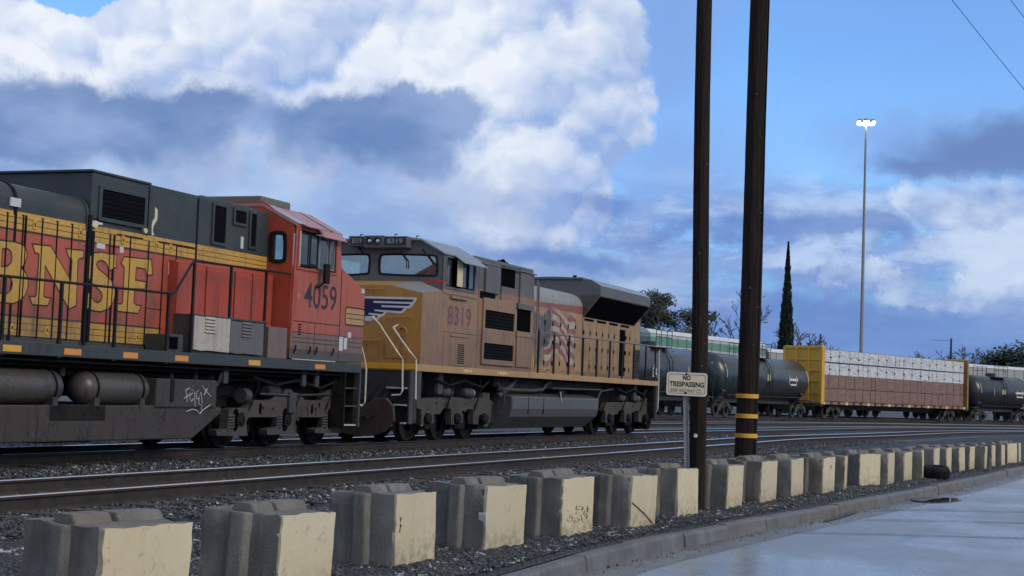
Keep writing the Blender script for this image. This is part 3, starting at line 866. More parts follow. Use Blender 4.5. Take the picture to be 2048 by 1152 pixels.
cw = [d2 * (z / d2.z) for z in (0.1, 2.0, 4.0, 6.0, 8.0, 10.0, 12.0)]
MB().tube([(q.x + 0.168 * 0.80 - 0.002 * i_, q.y - 0.168 * 0.62, q.z) for i_, q in enumerate(cw)], 0.009, 6).build('ground_wire', BLACK, t2, loc=(0, 0, 0))
c = d1 * (0.981 / d1.z)
MB().lathe([(-0.13, 0.0), (-0.13, 0.026), (-0.10, 0.028)], 'y', (c.x - 0.035, c.y, c.z), 14).build('white_tag', PAPER, t1, loc=(0, 0, 0))

# ------------------------------------------------------------------ sign
SIGNM = paint('cream_sign_sheet', (0.97, 0.80, 0.57), (0.75, 0.5, 0.3), 0.25, 0.25, 0.45, fade=0.0)
GALV = paint('galvanised_post', (0.30, 0.31, 0.31), (0.12, 0.11, 0.10), 0.3, 0.4, 0.45, metal=0.4)
SINK = plain('sign_black_print', (0.02, 0.018, 0.02), 0.5); SFADE = plain('faded_sign_print', (0.24, 0.17, 0.12), 0.6); SRIM = plain('sign_border', (0.20, 0.15, 0.11), 0.6); SWHITE = plain('sign_white_rim', (0.9, 0.82, 0.70), 0.45)
sb = (2.411, 20.36, 0.0)
sg = thing('no_trespassing_sign', 'small cream no trespassing sign on a leaning metal post', 'sign', sb)
def srel(p): return Vector(p) - Vector(sb)
tl, tr, br, bl = [srel(p) for p in [(2.052, 20.32, 1.808), (2.582, 20.18, 1.8), (2.581, 20.18, 1.498), (2.084, 20.32, 1.506)]]
ax = ((tr - tl) + (br - bl)).normalized(); ay = ((tl - bl) + (tr - br)).normalized(); ay = (ay - ax * ay.dot(ax)).normalized()
SW = ((tr - tl).length + (br - bl).length) / 2; SH = ((tl - bl).length + (tr - br).length) / 2
o0 = (tl + tr + br + bl) / 4 - ax * SW / 2 - ay * SH / 2
def sheet(name, outer, d0, d1, mat, holes=()):
    mb = MB().plate(outer, d0, d1, 'z', holes); me = mb.mesh(name, mat); xf(me, o0, ax, ay); return obj(name, me, sg, loc=(0, 0, 0))
sheet('sign_sheet', rrect(0, SW, 0, SH, 0.035), -0.004, 0.0, SIGNM)
sheet('sign_rim', rrect(0, SW, 0, SH, 0.035), 0.0, 0.0012, SWHITE, [rrect(0.022, SW - 0.022, 0.022, SH - 0.022, 0.026)])
sheet('sign_border', rrect(0.024, SW - 0.024, 0.024, SH - 0.024, 0.026), 0.0, 0.0014, SRIM, [rrect(0.03, SW - 0.03, 0.03, SH - 0.03, 0.022)])
for body, x0, w, y0, h, bold, mat in (('NO', 0.40, 0.19, 0.66, 0.22, 0.035, SINK), ('TRESPASSING', 0.075, 0.85, 0.38, 0.225, 0.03, SINK), ('BNSF RAILWAY CO.', 0.10, 0.78, 0.14, 0.165, 0.008, SFADE)):
    me = text_mesh(body, w * SW, h * SH, bold, mat, 'lettering'); xf(me, o0 + ax * x0 * SW + ay * y0 * SH + ax.cross(ay) * 0.002, ax, ay); obj('lettering', me, sg, loc=(0, 0, 0))
for q in (0.12, 0.93):
    me = MB().lathe([(0.0, 0.016), (0.006, 0.014), (0.009, 0.0)], 'z', (SW * 0.48, SH * q, 0), 10).mesh('bolt', GRIME); xf(me, o0, ax, ay); obj('bolt', me, sg, loc=(0, 0, 0))
ptop = srel((2.303, 20.25, 1.81))
mb = MB(); pd = Vector((0, 0.012, 0))
prof = [(-0.034, 0.0), (-0.026, 0.0), (-0.016, 0.022), (0.016, 0.022), (0.026, 0.0), (0.034, 0.0), (0.034, 0.006), (0.022, 0.03), (-0.022, 0.03), (-0.034, 0.006)]
vs = []
for k, c in enumerate((Vector((0, 0, -0.3)), ptop + Vector((0, 0, 0.0)))):
    vs += [(c.x + a, c.y + 0.012 + b_, c.z) for a, b_ in prof]
n_ = len(prof); fs = [(j, (j + 1) % n_, n_ + (j + 1) % n_, n_ + j) for j in range(n_)] + [tuple(range(n_)), tuple(range(n_, 2 * n_))]
mb.add(vs, fs); mb.build('post', GALV, sg, loc=(0, 0, 0))

# ------------------------------------------------------------------ tyre
tp = (8.945, 32.435)
ty = thing('old_tyre', 'worn black car tyre lying flat on the gravel by the kerb', 'tyre', (tp[0], tp[1], 0.0))
ty.rotation_euler = (R(4), R(-3), 0.4)
ty.scale = (1.0, 1.0, 1.3)
prof = [(0.03, 0.17), (0.0, 0.20), (0.0, 0.25), (0.03, 0.285), (0.07, 0.295), (0.10, 0.297), (0.13, 0.295), (0.17, 0.285), (0.20, 0.25), (0.20, 0.20), (0.17, 0.17), (0.155, 0.175), (0.16, 0.22), (0.13, 0.265), (0.07, 0.265), (0.04, 0.22), (0.045, 0.175), (0.03, 0.17)]
MB().lathe(prof, 'z', (0, 0, 0.0), 40).build('tyre_carcass', RUBBER, ty)
mb = MB()
for a in range(36):
    q0, q1 = 2 * math.pi * a / 36, 2 * math.pi * (a + 0.6) / 36
    for z0, z1 in ((0.06, 0.095), (0.105, 0.14)):
        mb.add([(0.293 * math.cos(q0), 0.293 * math.sin(q0), z0), (0.293 * math.cos(q1), 0.293 * math.sin(q1), z0), (0.293 * math.cos(q1), 0.293 * math.sin(q1), z1), (0.293 * math.cos(q0), 0.293 * math.sin(q0), z1),
                (0.305 * math.cos(q0), 0.305 * math.sin(q0), z0), (0.305 * math.cos(q1), 0.305 * math.sin(q1), z0), (0.305 * math.cos(q1), 0.305 * math.sin(q1), z1), (0.305 * math.cos(q0), 0.305 * math.sin(q0), z1)],
               [(4, 5, 6, 7), (0, 1, 5, 4), (1, 2, 6, 5), (2, 3, 7, 6), (3, 0, 4, 7)])
tag(mb.build('tread', RUBBER, ty), kind='stuff')


# ------------------------------------------------------------------ locomotive on the left (orange, nose to the right)
# loco frame: x along the track (u), y across (negative = camera side), z above the rail head
NXY = (-math.cos(TH), math.sin(TH))
LC0 = (-1.35 + 0.7175 * NXY[0], 36.8 + 0.7175 * NXY[1], RZ)
def loco_at(u): return (LC0[0] + DX * u, LC0[1] + DY * u, LC0[2])
LRZ = R(90) - TH
BU = -16.4
bn_ = thing('orange_locomotive', 'faded orange and yellow diesel locomotive with big yellow lettering at the left', 'locomotive', loco_at(BU), LRZ, 'locomotives standing nose to nose', ux=BU)

def box(name, x0, x1, y0, y1, z0, z1, mat, par, bevel=0.0): return MB().box(x0, x1, y0, y1, z0, z1).build(name, mat, par, bevel)
def sidebox(name, pts, v, t, mat, par, bevel=0.0, pad=0.0):
    """Box on a side plane from two (u,z) corners, t proud of v."""
    xs = [p[0] for p in pts]; zs = [p[1] for p in pts]
    return box(name, min(xs) - pad, max(xs) + pad, v - t, v + 0.02, min(zs) - pad, max(zs) + pad, mat, par, bevel)
def sideplate(name, poly, v, t, mat, par, holes=(), bevel=0.0):
    return MB().plate(poly, v - t, v + 0.01, 'y', holes).build(name, mat, par, bevel)

RED = (0.46, 0.068, 0.033); REDF = (0.48, 0.105, 0.06); YEL = (0.62, 0.36, 0.065); GRN = (0.035, 0.05, 0.052); BRN = (0.055, 0.022, 0.022)
DIRT = (0.055, 0.045, 0.04)
def hood_bands(M, x, y, z):
    c = M.mix(z > 1.70, GRN, YEL)
    for a in (1.785, 1.875): c = M.mix(z.band(a - 0.006, a + 0.006, 0.003), c, BRN)
    c = M.mix((x > -12.35) * (z > 1.6), c, RED)
    c = M.mix(z > 1.985, c, M.mix(x.ss(-12.6, -12.0), REDF, RED))
    c = M.mix(z.band(1.96, 1.99, 0.003) * (x < -12.3), c, BRN)
    c = M.mix(z > 3.20, c, YEL)
    c = M.mix(z.band(3.17, 3.205, 0.003), c, BRN)
    for a in (3.285, 3.365): c = M.mix(z.band(a - 0.006, a + 0.006, 0.003), c, BRN)
    c = M.mix(z > 3.455, c, GRN)
    return c
HOOD = paint('orange_hood_paint', hood_bands, DIRT, 0.45, 0.5, 0.48, splash=(1.6, 2.6, 0.4, (0.12, 0.08, 0.065)))
GREEN = paint('dark_green_paint', GRN, (0.03, 0.028, 0.027), 0.45, 0.35, 0.45)
SILLM = paint('dark_sill_paint', (0.04, 0.053, 0.058), (0.02, 0.018, 0.017), 0.55, 0.6, 0.5)
REDP = paint('faded_red_paint', RED, DIRT, 0.4, 0.5, 0.45)
CABP = paint('cab_orange_paint', lambda M, x, y, z: M.mix(z > 2.10, M.mix(z > 1.80, (0.05, 0.062, 0.068), (0.24, 0.15, 0.11)), REDF), DIRT, 0.35, 0.4, 0.45, fade=0.25, splash=(1.6, 2.7, 0.45, (0.13, 0.085, 0.07)))
ROOFP = paint('pink_faded_roof', (0.46, 0.19, 0.18), (0.3, 0.2, 0.19), 0.3, 0.2, 0.38, fade=0.5)
YELP = paint('faded_yellow_paint', YEL, DIRT, 0.25, 0.25, 0.5)
BRNP = plain('brown_outline_paint', BRN, 0.55)
REFL = plain('yellow_reflector', (0.78, 0.42, 0.05), 0.35); REFO = plain('orange_reflector', (0.75, 0.30, 0.06), 0.35)
NUMP = plain('dark_number_paint', (0.04, 0.032, 0.035), 0.5)
WSTIK = plain('white_sticker', (0.62, 0.63, 0.63), 0.5)
BATW = paint('dirty_white_panel', (0.52, 0.48, 0.42), (0.16, 0.12, 0.09), 0.5, 0.6, 0.5)
BATG = paint('grey_panel', (0.14, 0.135, 0.135), (0.06, 0.055, 0.05), 0.4, 0.4, 0.5)
HRAIL = plain('dark_handrail', (0.012, 0.012, 0.014), 0.45, spec=0.35)
SCREEN = plain('dark_mesh_screen', (0.005, 0.006, 0.008), 0.85, spec=0.06)
GREYM = paint('grey_metal', (0.065, 0.068, 0.07), (0.02, 0.018, 0.017), 0.6, 0.4, 0.55, spec=0.25)
TANKM = paint('sooty_tank_paint', (0.062, 0.052, 0.047), (0.010, 0.009, 0.009), 0.75, 0.75, 0.5, spec=0.3)
CYLM = paint('dusty_reservoir_paint', (0.085, 0.075, 0.07), (0.016, 0.014, 0.014), 0.7, 0.6, 0.36)

# frame
box('underframe', -26.3, -6.5, -0.8, 0.8, 0.85, 1.42, GRIME, bn_)
box('walkway', -26.5, -6.2, -1.5, 1.5, 1.42, 1.60, SILLM, bn_, 0.01)
box('draft_sill', -6.5, -5.75, -0.45, 0.45, 0.65, 1.25, GRIME, bn_, 0.02)
for p, m in (([(-16.749, 1.448), (-16.372, 1.559)], REFL), ([(-15.447, 1.469), (-15.056, 1.571)], REFO), ([(-14.046, 1.483), (-13.673, 1.589)], REFO), ([(-12.669, 1.5), (-12.295, 1.602)], REFO), ([(-10.44, 1.473), (-10.051, 1.59)], REFL), ([(-8.083, 1.517), (-7.684, 1.624)], REFO)):
    x0, x1 = p[0][0], p[1][0]; box('reflector', x0, x1, -1.505, -1.49, 1.455, 1.545, m, bn_)
for x in (-20.6, -18.9): box('reflector', x, x + .4, -1.505, -1.49, 1.455, 1.545, REFL, bn_)
# engine hood: round-shouldered part, then the tall part up to the cab
sec = [(-0.95, 1.60), (-0.95, 3.58)] + [(-0.95 + 0.30 * (1 - math.cos(R(a))), 3.58 + 0.30 * math.sin(R(a))) for a in range(15, 91, 15)]
sec = sec + [(-y, z) for y, z in reversed(sec)]
MB().plate(sec, -26.0, -14.36, 'x').build('engine_hood', HOOD, bn_, 0.008)
for x in (-14.37, -16.0, -18.2):
    MB().plate([(y * 1.018, z * 1.003) for y, z in sec], x - 0.03, x + 0.03, 'x').build('hood_joint', BLACK if x < -15 else GREEN, bn_)
box('equipment_hood', -14.30, -9.06, -0.95, 0.95, 1.60, 4.28, HOOD, bn_, 0.015)
box('intake_housing', -14.32, -12.86, -0.975, 0.975, 3.56, 4.26, GREEN, bn_, 0.012)
box('intake_roof', -14.36, -12.83, -1.0, 1.0, 4.26, 4.30, GREEN, bn_, 0.01)
box('roof_rib', -12.6, -11.2, -0.5, 0.5, 4.28, 4.33, GREEN, bn_, 0.02)
box('dynamic_brake_roof', -10.9, -9.3, -0.7, 0.7, 4.27, 4.36, GREEN, bn_, 0.02)
# big intake with a recessed dark screen and its slats
x0, x1, z0, z1 = -14.08, -12.97, 3.60, 4.03
fr = MB().plate(rrect(x0 - 0.07, x1 + 0.07, z0 - 0.06, z1 + 0.06, 0.02, 2), -1.0, -0.97, 'y', [rrect(x0, x1, z0, z1, 0.02, 2)]).build('intake_frame', GREEN, bn_, 0.006)
box('intake_screen', x0, x1, -0.98, -0.97, z0, z1, SCREEN, bn_)
for k in range(6):
    z = z0 + (k + .5) * (z1 - z0) / 6; box('screen_bar', x0, x1, -0.985, -0.98, z - 0.004, z + 0.004, BLACK, bn_)
# louvred panels further right
for pts in ([(-10.919, 3.551), (-10.55, 4.221)], [(-10.25, 3.966), (-9.891, 4.241)], [(-9.713, 3.596), (-9.531, 4.231)]):
    xs = sorted(p[0] for p in pts); zs = sorted(p[1] for p in pts)
    MB().plate(rrect(xs[0] - 0.05, xs[1] + 0.05, zs[0] - 0.05, min(zs[1], 4.18) + 0.05, 0.02, 2), -0.985, -0.94, 'y', [rrect(xs[0], xs[1], zs[0], min(zs[1], 4.18), 0.01, 2)]).build('louvre_frame', GREEN, bn_, 0.006)
    box('louvre_screen', xs[0], xs[1], -0.962, -0.952, zs[0], min(zs[1], 4.18), SCREEN, bn_)
    n_ = max(3, int((xs[1] - xs[0]) / 0.06))
    for k in range(n_): x = xs[0] + (k + .5) * (xs[1] - xs[0]) / n_; box('louvre_slat', x - 0.005, x + 0.005, -0.968, -0.962, zs[0], min(zs[1], 4.18), BLACK, bn_)
box('panel_seam', -11.42, -11.38, -0.962, -0.94, 3.2, 4.24, BLACK, bn_); box('panel_seam', -12.84, -12.81, -0.962, -0.94, 3.45, 4.24, BLACK, bn_)
# peeled paint at the intake
for poly in ([(-14.294, 3.503), (-14.222, 3.527), (-14.147, 3.513), (-14.047, 3.509), (-14.057, 3.477), (-14.144, 3.475), (-14.188, 3.416), (-14.249, 3.417), (-14.3, 3.434)], [(-12.639, 3.933), (-12.566, 3.893), (-12.565, 3.73), (-12.616, 3.675), (-12.653, 3.622), (-12.673, 3.538), (-12.626, 3.478), (-12.694, 3.463), (-12.708, 3.615), (-12.688, 3.699), (-12.637, 3.754)], [(-12.996, 3.534), (-12.917, 3.559), (-12.873, 3.524), (-12.896, 3.473), (-12.95, 3.475)]):
    MB().plate(poly, -1.003 if poly[0][0] < -12.8 and poly[0][0] > -14 or poly[0][0] < -14 else -0.956, -0.94, 'y').build('peeled_patch', plain('peeled_paint', (0.70, 0.66, 0.50), 0.5), bn_)
# hood doors, seams, latches
seams = [p[0] for p in [(-16.17, 2.883), (-15.833, 2.916), (-15.769, 2.922), (-15.41, 2.958), (-15.074, 2.991), (-14.729, 3.026), (-14.361, 3.062), (-14.216, 3.076), (-13.795, 3.118), (-13.682, 3.13), (-13.269, 3.17), (-12.775, 3.219), (-12.361, 3.261), (-11.992, 3.297)]]
seams = [-21.9, -21.2, -20.5, -19.9, -19.2, -18.6, -18.0, -17.4, -16.9] + seams
for a, b in zip(seams, seams[1:]):
    if b - a > 0.25:
        z1 = 3.40 if b < -14.5 else 3.38
        box('hood_door', a + 0.012, b - 0.012, -0.966, -0.94, 1.69, z1, HOOD, bn_, 0.005)
        if random.random() < 0.75:
            xl = (a + b) / 2; L_ = box('latch', xl - 0.035, xl + 0.035, -0.982, -0.96, 3.24, 3.38, YELP, bn_, 0.006); box('latch_slot', xl - 0.012, xl + 0.012, -0.985, -0.981, 3.28, 3.33, VOID, L_).location = (0, 0, 0)
        if random.random() < 0.6:
            xl = (a + b) / 2 + .05; L_ = box('latch', xl - 0.03, xl + 0.03, -0.980, -0.96, 1.74, 1.86, YELP, bn_, 0.006); box('latch_slot', xl - 0.012, xl + 0.012, -0.983, -0.979, 1.78, 1.83, VOID, L_).location = (0, 0, 0)
for i_, x in enumerate(seams):
    w = 0.03 if i_ in (15, 16) else 0.011
    box('door_seam', x - w, x + w, -0.9745, -0.94, 1.68, 3.42 if x < -14.5 else 3.36, BLACK, bn_)
for x in (-14.33,): box('hood_end_seam', x - 0.035, x + 0.035, -0.99, -0.93, 1.62, 3.60, BLACK, bn_)
for x0, x1 in ((-13.62, -12.95), (-12.55, -11.45)):   # door outlines under the yellow band
    box('door_seam', x0, x1, -0.9745, -0.94, 3.375, 3.392, BLACK, bn_)
box('door_seam', -12.75, -12.3, -0.9745, -0.94, 2.28, 2.292, BRNP, bn_)
# stickers
for pts in ([(-14.129, 3.116), (-13.924, 3.198)], [(-13.546, 3.104), (-13.45, 3.2)], [(-12.206, 2.872), (-12.124, 3.077)], [(-10.026, 3.519), (-9.945, 3.733)], [(-16.137, 3.516), (-15.914, 3.637)]):
    sidebox('sticker', pts, -0.975, 0.001, WSTIK, bn_)
# big lettering: brown outline under yellow face
LETTERS = {
 'B': ([(-16.302, 2.999), (-15.974, 3.003), (-15.822, 2.985), (-15.741, 2.921), (-15.723, 2.855), (-15.751, 2.751), (-15.84, 2.656), (-15.728, 2.591), (-15.67, 2.501), (-15.668, 2.388), (-15.726, 2.272), (-15.836, 2.192), (-15.95, 2.156), (-16.13, 2.15), (-16.626, 2.159), (-16.615, 2.251), (-16.541, 2.262), (-16.515, 2.291), (-16.53, 2.864), (-16.556, 2.889), (-16.619, 2.893), (-16.605, 2.995)],
       [[(-16.253, 2.901), (-16.132, 2.917), (-16.046, 2.874), (-16.02, 2.804), (-16.032, 2.715), (-16.109, 2.652), (-16.25, 2.629)], [(-16.248, 2.532), (-16.115, 2.536), (-16.013, 2.495), (-15.976, 2.42), (-15.998, 2.33), (-16.091, 2.266), (-16.25, 2.262)]]),
 'N': ([(-15.595, 3.014), (-15.213, 3.028), (-14.688, 2.547), (-14.684, 2.871), (-14.709, 2.903), (-14.765, 2.918), (-14.835, 3.022), (-14.441, 3.035), (-14.447, 2.936), (-14.525, 2.933), (-14.569, 2.881), (-14.551, 2.213), (-14.703, 2.157), (-14.757, 2.208), (-15.313, 2.76), (-15.312, 2.296), (-15.275, 2.273), (-15.158, 2.267), (-15.208, 2.17), (-15.533, 2.168), (-15.597, 2.259), (-15.486, 2.264), (-15.451, 2.294), (-15.441, 2.884), (-15.471, 2.911), (-15.535, 2.913)], []),
 'S': ([(-13.617, 3.055), (-13.621, 2.874), (-13.788, 2.801), (-13.82, 2.878), (-13.899, 2.936), (-13.992, 2.952), (-14.083, 2.926), (-14.124, 2.865), (-14.072, 2.798), (-13.89, 2.727), (-13.724, 2.644), (-13.632, 2.55), (-13.606, 2.436), (-13.655, 2.311), (-13.765, 2.213), (-13.937, 2.163), (-14.112, 2.164), (-14.248, 2.188), (-14.378, 2.198), (-14.371, 2.399), (-14.253, 2.411), (-14.196, 2.352), (-14.114, 2.295), (-14.025, 2.274), (-13.935, 2.314), (-13.903, 2.391), (-13.944, 2.46), (-14.067, 2.525), (-14.218, 2.6), (-14.328, 2.704), (-14.351, 2.833), (-14.306, 2.944), (-14.188, 3.022), (-13.998, 3.057), (-13.8, 3.045)], []),
 'F': ([(-13.417, 3.04), (-12.702, 3.064), (-12.644, 2.845), (-12.781, 2.814), (-12.83, 2.917), (-13.097, 2.921), (-13.102, 2.697), (-12.806, 2.693), (-12.836, 2.595), (-13.112, 2.581), (-13.112, 2.348), (-13.038, 2.308), (-12.922, 2.303), (-12.973, 2.195), (-13.524, 2.196), (-13.545, 2.294), (-13.428, 2.295), (-13.386, 2.329), (-13.383, 2.886), (-13.469, 2.939)], []),
}
for ch, (o_, hs) in LETTERS.items():
    MB().plate(grow(o_, 0.024), -0.9685, -0.955, 'y', [grow(h, -0.022) for h in hs]).build('letter_outline', BRNP, bn_)
    MB().plate(o_, -0.9705, -0.955, 'y', hs).build('letter', YELP, bn_)
# cabinet beside the cab: red doors, battery boxes below
box('equipment_cabinet', -12.2, -9.1, -1.12, -0.9, 1.62, 3.12, REDP, bn_, 0.015)
for a, b in ((-12.15, -11.35), (-11.28, -10.45), (-10.38, -9.85), (-9.8, -9.2)):
    box('cabinet_door', a, b, -1.14, -1.11, 2.24, 3.04, REDP, bn_, 0.008); box('cabinet_post', a - 0.05, a - 0.01, -1.16, -1.11, 2.2, 3.08, REDP, bn_, 0.006)
box('cabinet_shelf', -12.2, -9.9, -1.5, -1.1, 2.20, 2.235, SILLM, bn_, 0.006)
def louv_panel(x0, x1, z0, z1, m, lx, lz):
    P = MB().plate([(x0, z0 + .02), (x0 + .1, z0 + .01), (x0 + .25, z0), (x0 + .4, z0 + .015), (x1, z0), (x1, z1), (x0 + .3, z1 - .01), (x0, z1)], -1.508, -1.45, 'y').build('battery_panel', m, bn_, 0.006)
    for k in range(5):
        z = lz + k * 0.055
        s_ = MB().plate([(-1.508, z), (-1.53, z - 0.012), (-1.508, z + 0.03)], lx, lx + 0.30, 'x').build('louvre_slat', m, P); s_.location = (0, 0, 0)
        s_ = box('louvre_gap', lx, lx + 0.30, -1.5095, -1.507, z - 0.022, z - 0.002, VOID, P); s_.location = (0, 0, 0)
louv_panel(*[p[0] for p in [(-12.169, 1.647), (-11.086, 1.69)]], 1.64, 2.21, BATW, -11.86, 1.96)
louv_panel(*[p[0] for p in [(-11.066, 1.648), (-9.993, 1.688)]], 1.63, 2.19, BATG, -10.72, 1.94)
box('battery_box', -12.2, -9.9, -1.45, -1.1, 1.60, 2.2, GREYM, bn_)
box('sand_box', -9.78, -9.12, -1.48, -1.0, 1.60, 2.16, paint('faded_brown_box', (0.20, 0.14, 0.125), (0.07, 0.06, 0.055), 0.4, 0.4, 0.5), bn_, 0.012)
box('step_box', -12.75, -12.35, -1.42, -0.97, 1.60, 1.88, GREYM, bn_, 0.01); box('step_hole', -12.74, -12.5, -1.425, -1.41, 1.64, 1.84, VOID, bn_)
# cab shell: real openings with glass
side_out = [(-9.05, 1.62), (-6.2, 1.62), (-6.18, 3.05), (-7.19, 3.43), (-7.30, 4.06), (-8.98, 4.06)]
wx0, wx1, wz0, wz1 = -8.90, -7.46, 3.30, 3.98
for sgn in (-1, 1):
    y0, y1 = (-1.5, -1.46) if sgn < 0 else (1.46, 1.5)
    MB().plate(side_out, y0, y1, 'y', [[(wx0, wz0), (wx1, wz0), (wx1 - .02, wz1), (wx0 + .02, wz1)]]).build('cab_side', CABP, bn_, 0.008)
box('cab_floor', -9.0, -7.2, -1.45, 1.45, 2.9, 2.95, BLACK, bn_)
oval = smooth_poly([(-0.989, 3.854), (-1.027, 3.911), (-1.256, 3.911), (-1.308, 3.853), (-1.323, 3.423), (-1.277, 3.369), (-1.04, 3.377), (-0.996, 3.43)], 1)
rear_out = [(-1.46, 1.62), (1.46, 1.62), (1.46, 4.06), (0.8, 4.50), (-0.8, 4.50), (-1.46, 4.06)]
MB().plate(rear_out, -9.05, -9.01, 'x', [oval]).build('cab_rear_wall', REDP, bn_)
gk = MB().plate(grow(oval, 0.03), -9.065, -9.045, 'x', [grow(oval, -0.045)]).build('door_window_gasket', RUBBER, bn_)
MB().plate(oval, -9.035, -9.028, 'x').build('window_pane', GLASS, bn_)
fw = [[(-1.3, 3.46), (-0.04, 3.46), (-0.04, 4.12), (-1.2, 4.05)], [(1.3, 3.46), (0.04, 3.46), (0.04, 4.12), (1.2, 4.05)]]
MB().plate([(-1.46, 3.40), (1.46, 3.40), (1.46, 4.06), (0.8, 4.40), (-0.8, 4.40), (-1.46, 4.06)], -7.28, -7.24, 'x', fw).build('cab_front_wall', CABP, bn_)
for f in fw: MB().plate(f, -7.262, -7.256, 'x').build('windshield', GLASS, bn_)
# nose
MB().plate([(-7.2, 3.40), (-6.18, 3.03), (-6.18, 1.62), (-6.22, 1.62), (-6.22, 3.0), (-7.2, 3.36)], -1.46, 1.46, 'y').build('nose_front', CABP, bn_)
# roof: flat crown, slopes to the eaves
MB().plate([(-1.51, 4.04), (-0.78, 4.40), (0.78, 4.40), (1.51, 4.04), (1.51, 4.08), (0.8, 4.45), (-0.8, 4.45), (-1.51, 4.08)], -9.06, -7.24, 'x').build('cab_roof', ROOFP, bn_, 0.006)
MB().plate([(-1.535, 4.083), (-0.8, 4.455), (-0.8, 4.46), (-1.535, 4.09)], -9.03, -8.62, 'x').build('pale_roof_panel', paint('pale_roof', (0.42, 0.40, 0.43), (0.2, 0.18, 0.18), 0.3, 0.2, 0.4), bn_)
MB().plate([(-1.535, 4.083), (-0.8, 4.455), (-0.8, 4.46), (-1.535, 4.09)], -7.72, -7.6, 'x').build('pale_roof_panel', paint('pale_roof2', (0.40, 0.36, 0.38), (0.2, 0.18, 0.18), 0.3, 0.2, 0.4), bn_)
box('air_conditioner', -9.04, -7.95, -0.75, 0.6, 4.45, 4.60, paint('lichen_grey', (0.16, 0.16, 0.14), (0.07, 0.07, 0.06), 0.6, 0.3, 0.7, scale=4), bn_, 0.03)
box('roof_beacon', -7.35, -7.25, -0.6, -0.4, 4.42, 4.50, BLACK, bn_, 0.01)
# awning over the side window
MB().plate([(-1.49, 4.06), (-1.66, 3.90), (-1.67, 3.912), (-1.49, 4.085)], -8.25, -7.32, 'x').build('window_awning', ROOFP, bn_)
MB().plate([(-1.49, 4.09), (-1.66, 4.03), (-1.665, 4.045), (-1.49, 4.11)], -8.85, -8.15, 'x').build('awning_stub', ROOFP, bn_)
# side window: frames, panes, mirror
WF = paint('window_frame_grey', (0.20, 0.20, 0.21), (0.08, 0.07, 0.07), 0.3, 0.3, 0.4); WB = plain('pale_window_post', (0.55, 0.52, 0.42), 0.5)
fr = MB().plate([(wx0 - .05, wz0 - .05), (wx1 + .05, wz0 - .05), (wx1 + .03, wz1 + .04), (wx0 - .02, wz1 + .04)], -1.52, -1.48, 'y', [[(wx0, wz0), (wx1, wz0), (wx1 - .02, wz1), (wx0 + .02, wz1)]]).build('window_frame', REDP, bn_, 0.005)
for a, b in ((-8.86, -8.50), (-8.46, -8.16), (-8.10, -7.78), (-7.70, -7.50)):
    MB().plate(rrect(a, b, 3.33, 3.95, 0.02, 2), -1.50, -1.48, 'y', [rrect(a + .03, b - .03, 3.36, 3.92, 0.02, 2)]).build('sash', BLACK if a < -8.2 else WF, bn_)
    box('window_pane', a + .02, b - .02, -1.492, -1.488, 3.35, 3.93, GLASS, bn_)
box('pale_post', -8.90, -8.865, -1.53, -1.49, 3.31, 3.96, WB, bn_); box('pale_post', -8.15, -8.11, -1.51, -1.47, 3.32, 3.95, WF, bn_); box('curtain', -7.85, -7.64, -1.44, -1.42, 3.3, 3.9, WB, bn_)
mr = MB().plate(rrect(-8.16, -7.98, 3.05, 3.42, 0.03, 3), -1.68, -1.62, 'y').build('mirror', RUBBER, bn_, 0.01); MB().tube([(-8.07, -1.65, 3.12), (-8.15, -1.55, 2.98), (-8.18, -1.49, 2.98)], 0.018, 8).build('mirror_arm', RUBBER, bn_)
box('engineer_seat', -8.5, -8.2, -0.6, -0.1, 2.95, 3.45, RUBBER, bn_, 0.05); box('control_stand', -7.75, -7.4, -1.2, 1.2, 2.95, 3.35, BLACK, bn_, 0.03)
# number, nose badge, panel lines, lower doors
nx0, nx1 = [p[0] for p in [(-8.61, 2.708), (-7.355, 2.794)]]
me = text_mesh('4059', nx1 - nx0, 0.475, 0.008, NUMP, 'number'); xf(me, (nx0, -1.5045, 2.575), (1, 0, 0), (0, 0, 1)); obj('number', me, bn_)
box('panel_seam', -7.20, -7.17, -1.5035, -1.47, 1.66, 3.40, BRNP, bn_); box('panel_seam', -8.98, -7.2, -1.5035, -1.47, 2.30, 2.318, BRNP, bn_); box('panel_seam', -8.17, -8.155, -1.5035, -1.47, 1.75, 2.30, BRNP, bn_)
bx0, bx1 = [p[0] for p in [(-6.952, 2.433), (-6.193, 2.477)]]
MB().plate(rrect(bx0 - .03, bx1 + .02, 2.33, 2.70, 0.06), -1.5045, -1.48, 'y').build('nose_badge_border', BRNP, bn_); MB().plate(rrect(bx0, bx1, 2.36, 2.67, 0.04), -1.5065, -1.48, 'y').build('nose_badge', paint('badge_tan', (0.50, 0.30, 0.13), DIRT, 0.2, 0.2, 0.5), bn_)
for z in (2.465, 2.555): box('badge_stripe', bx0 + .04, bx1, -1.508, -1.48, z, z + 0.016, BRNP, bn_)
for z in (1.92, 2.0, 2.1): box('stripe_line', -8.98, -6.22, -1.5028, -1.47, z, z + 0.014, BRNP, bn_)
for k in range(5): box('vent_slot', -8.78, -8.68, -1.507, -1.48, 2.06 + k * 0.045, 2.08 + k * 0.045, VOID, bn_)
for pts in ([(-7.183, 1.832), (-7.024, 2.1)], [(-6.982, 1.869), (-6.857, 2.088)], [(-6.837, 2.099), (-6.701, 2.203)], [(-6.329, 3.004), (-6.208, 3.093)]): sidebox('sticker', pts, -1.5, 0.004, WSTIK, bn_)
for x in (-8.85, -8.3, -8.05, -7.4): MB().tube([(x, -1.51, 1.86), (x - .06, -1.54, 1.80), (x - .08, -1.51, 1.72)], 0.016, 6).build('door_handle', RUBBER, bn_)
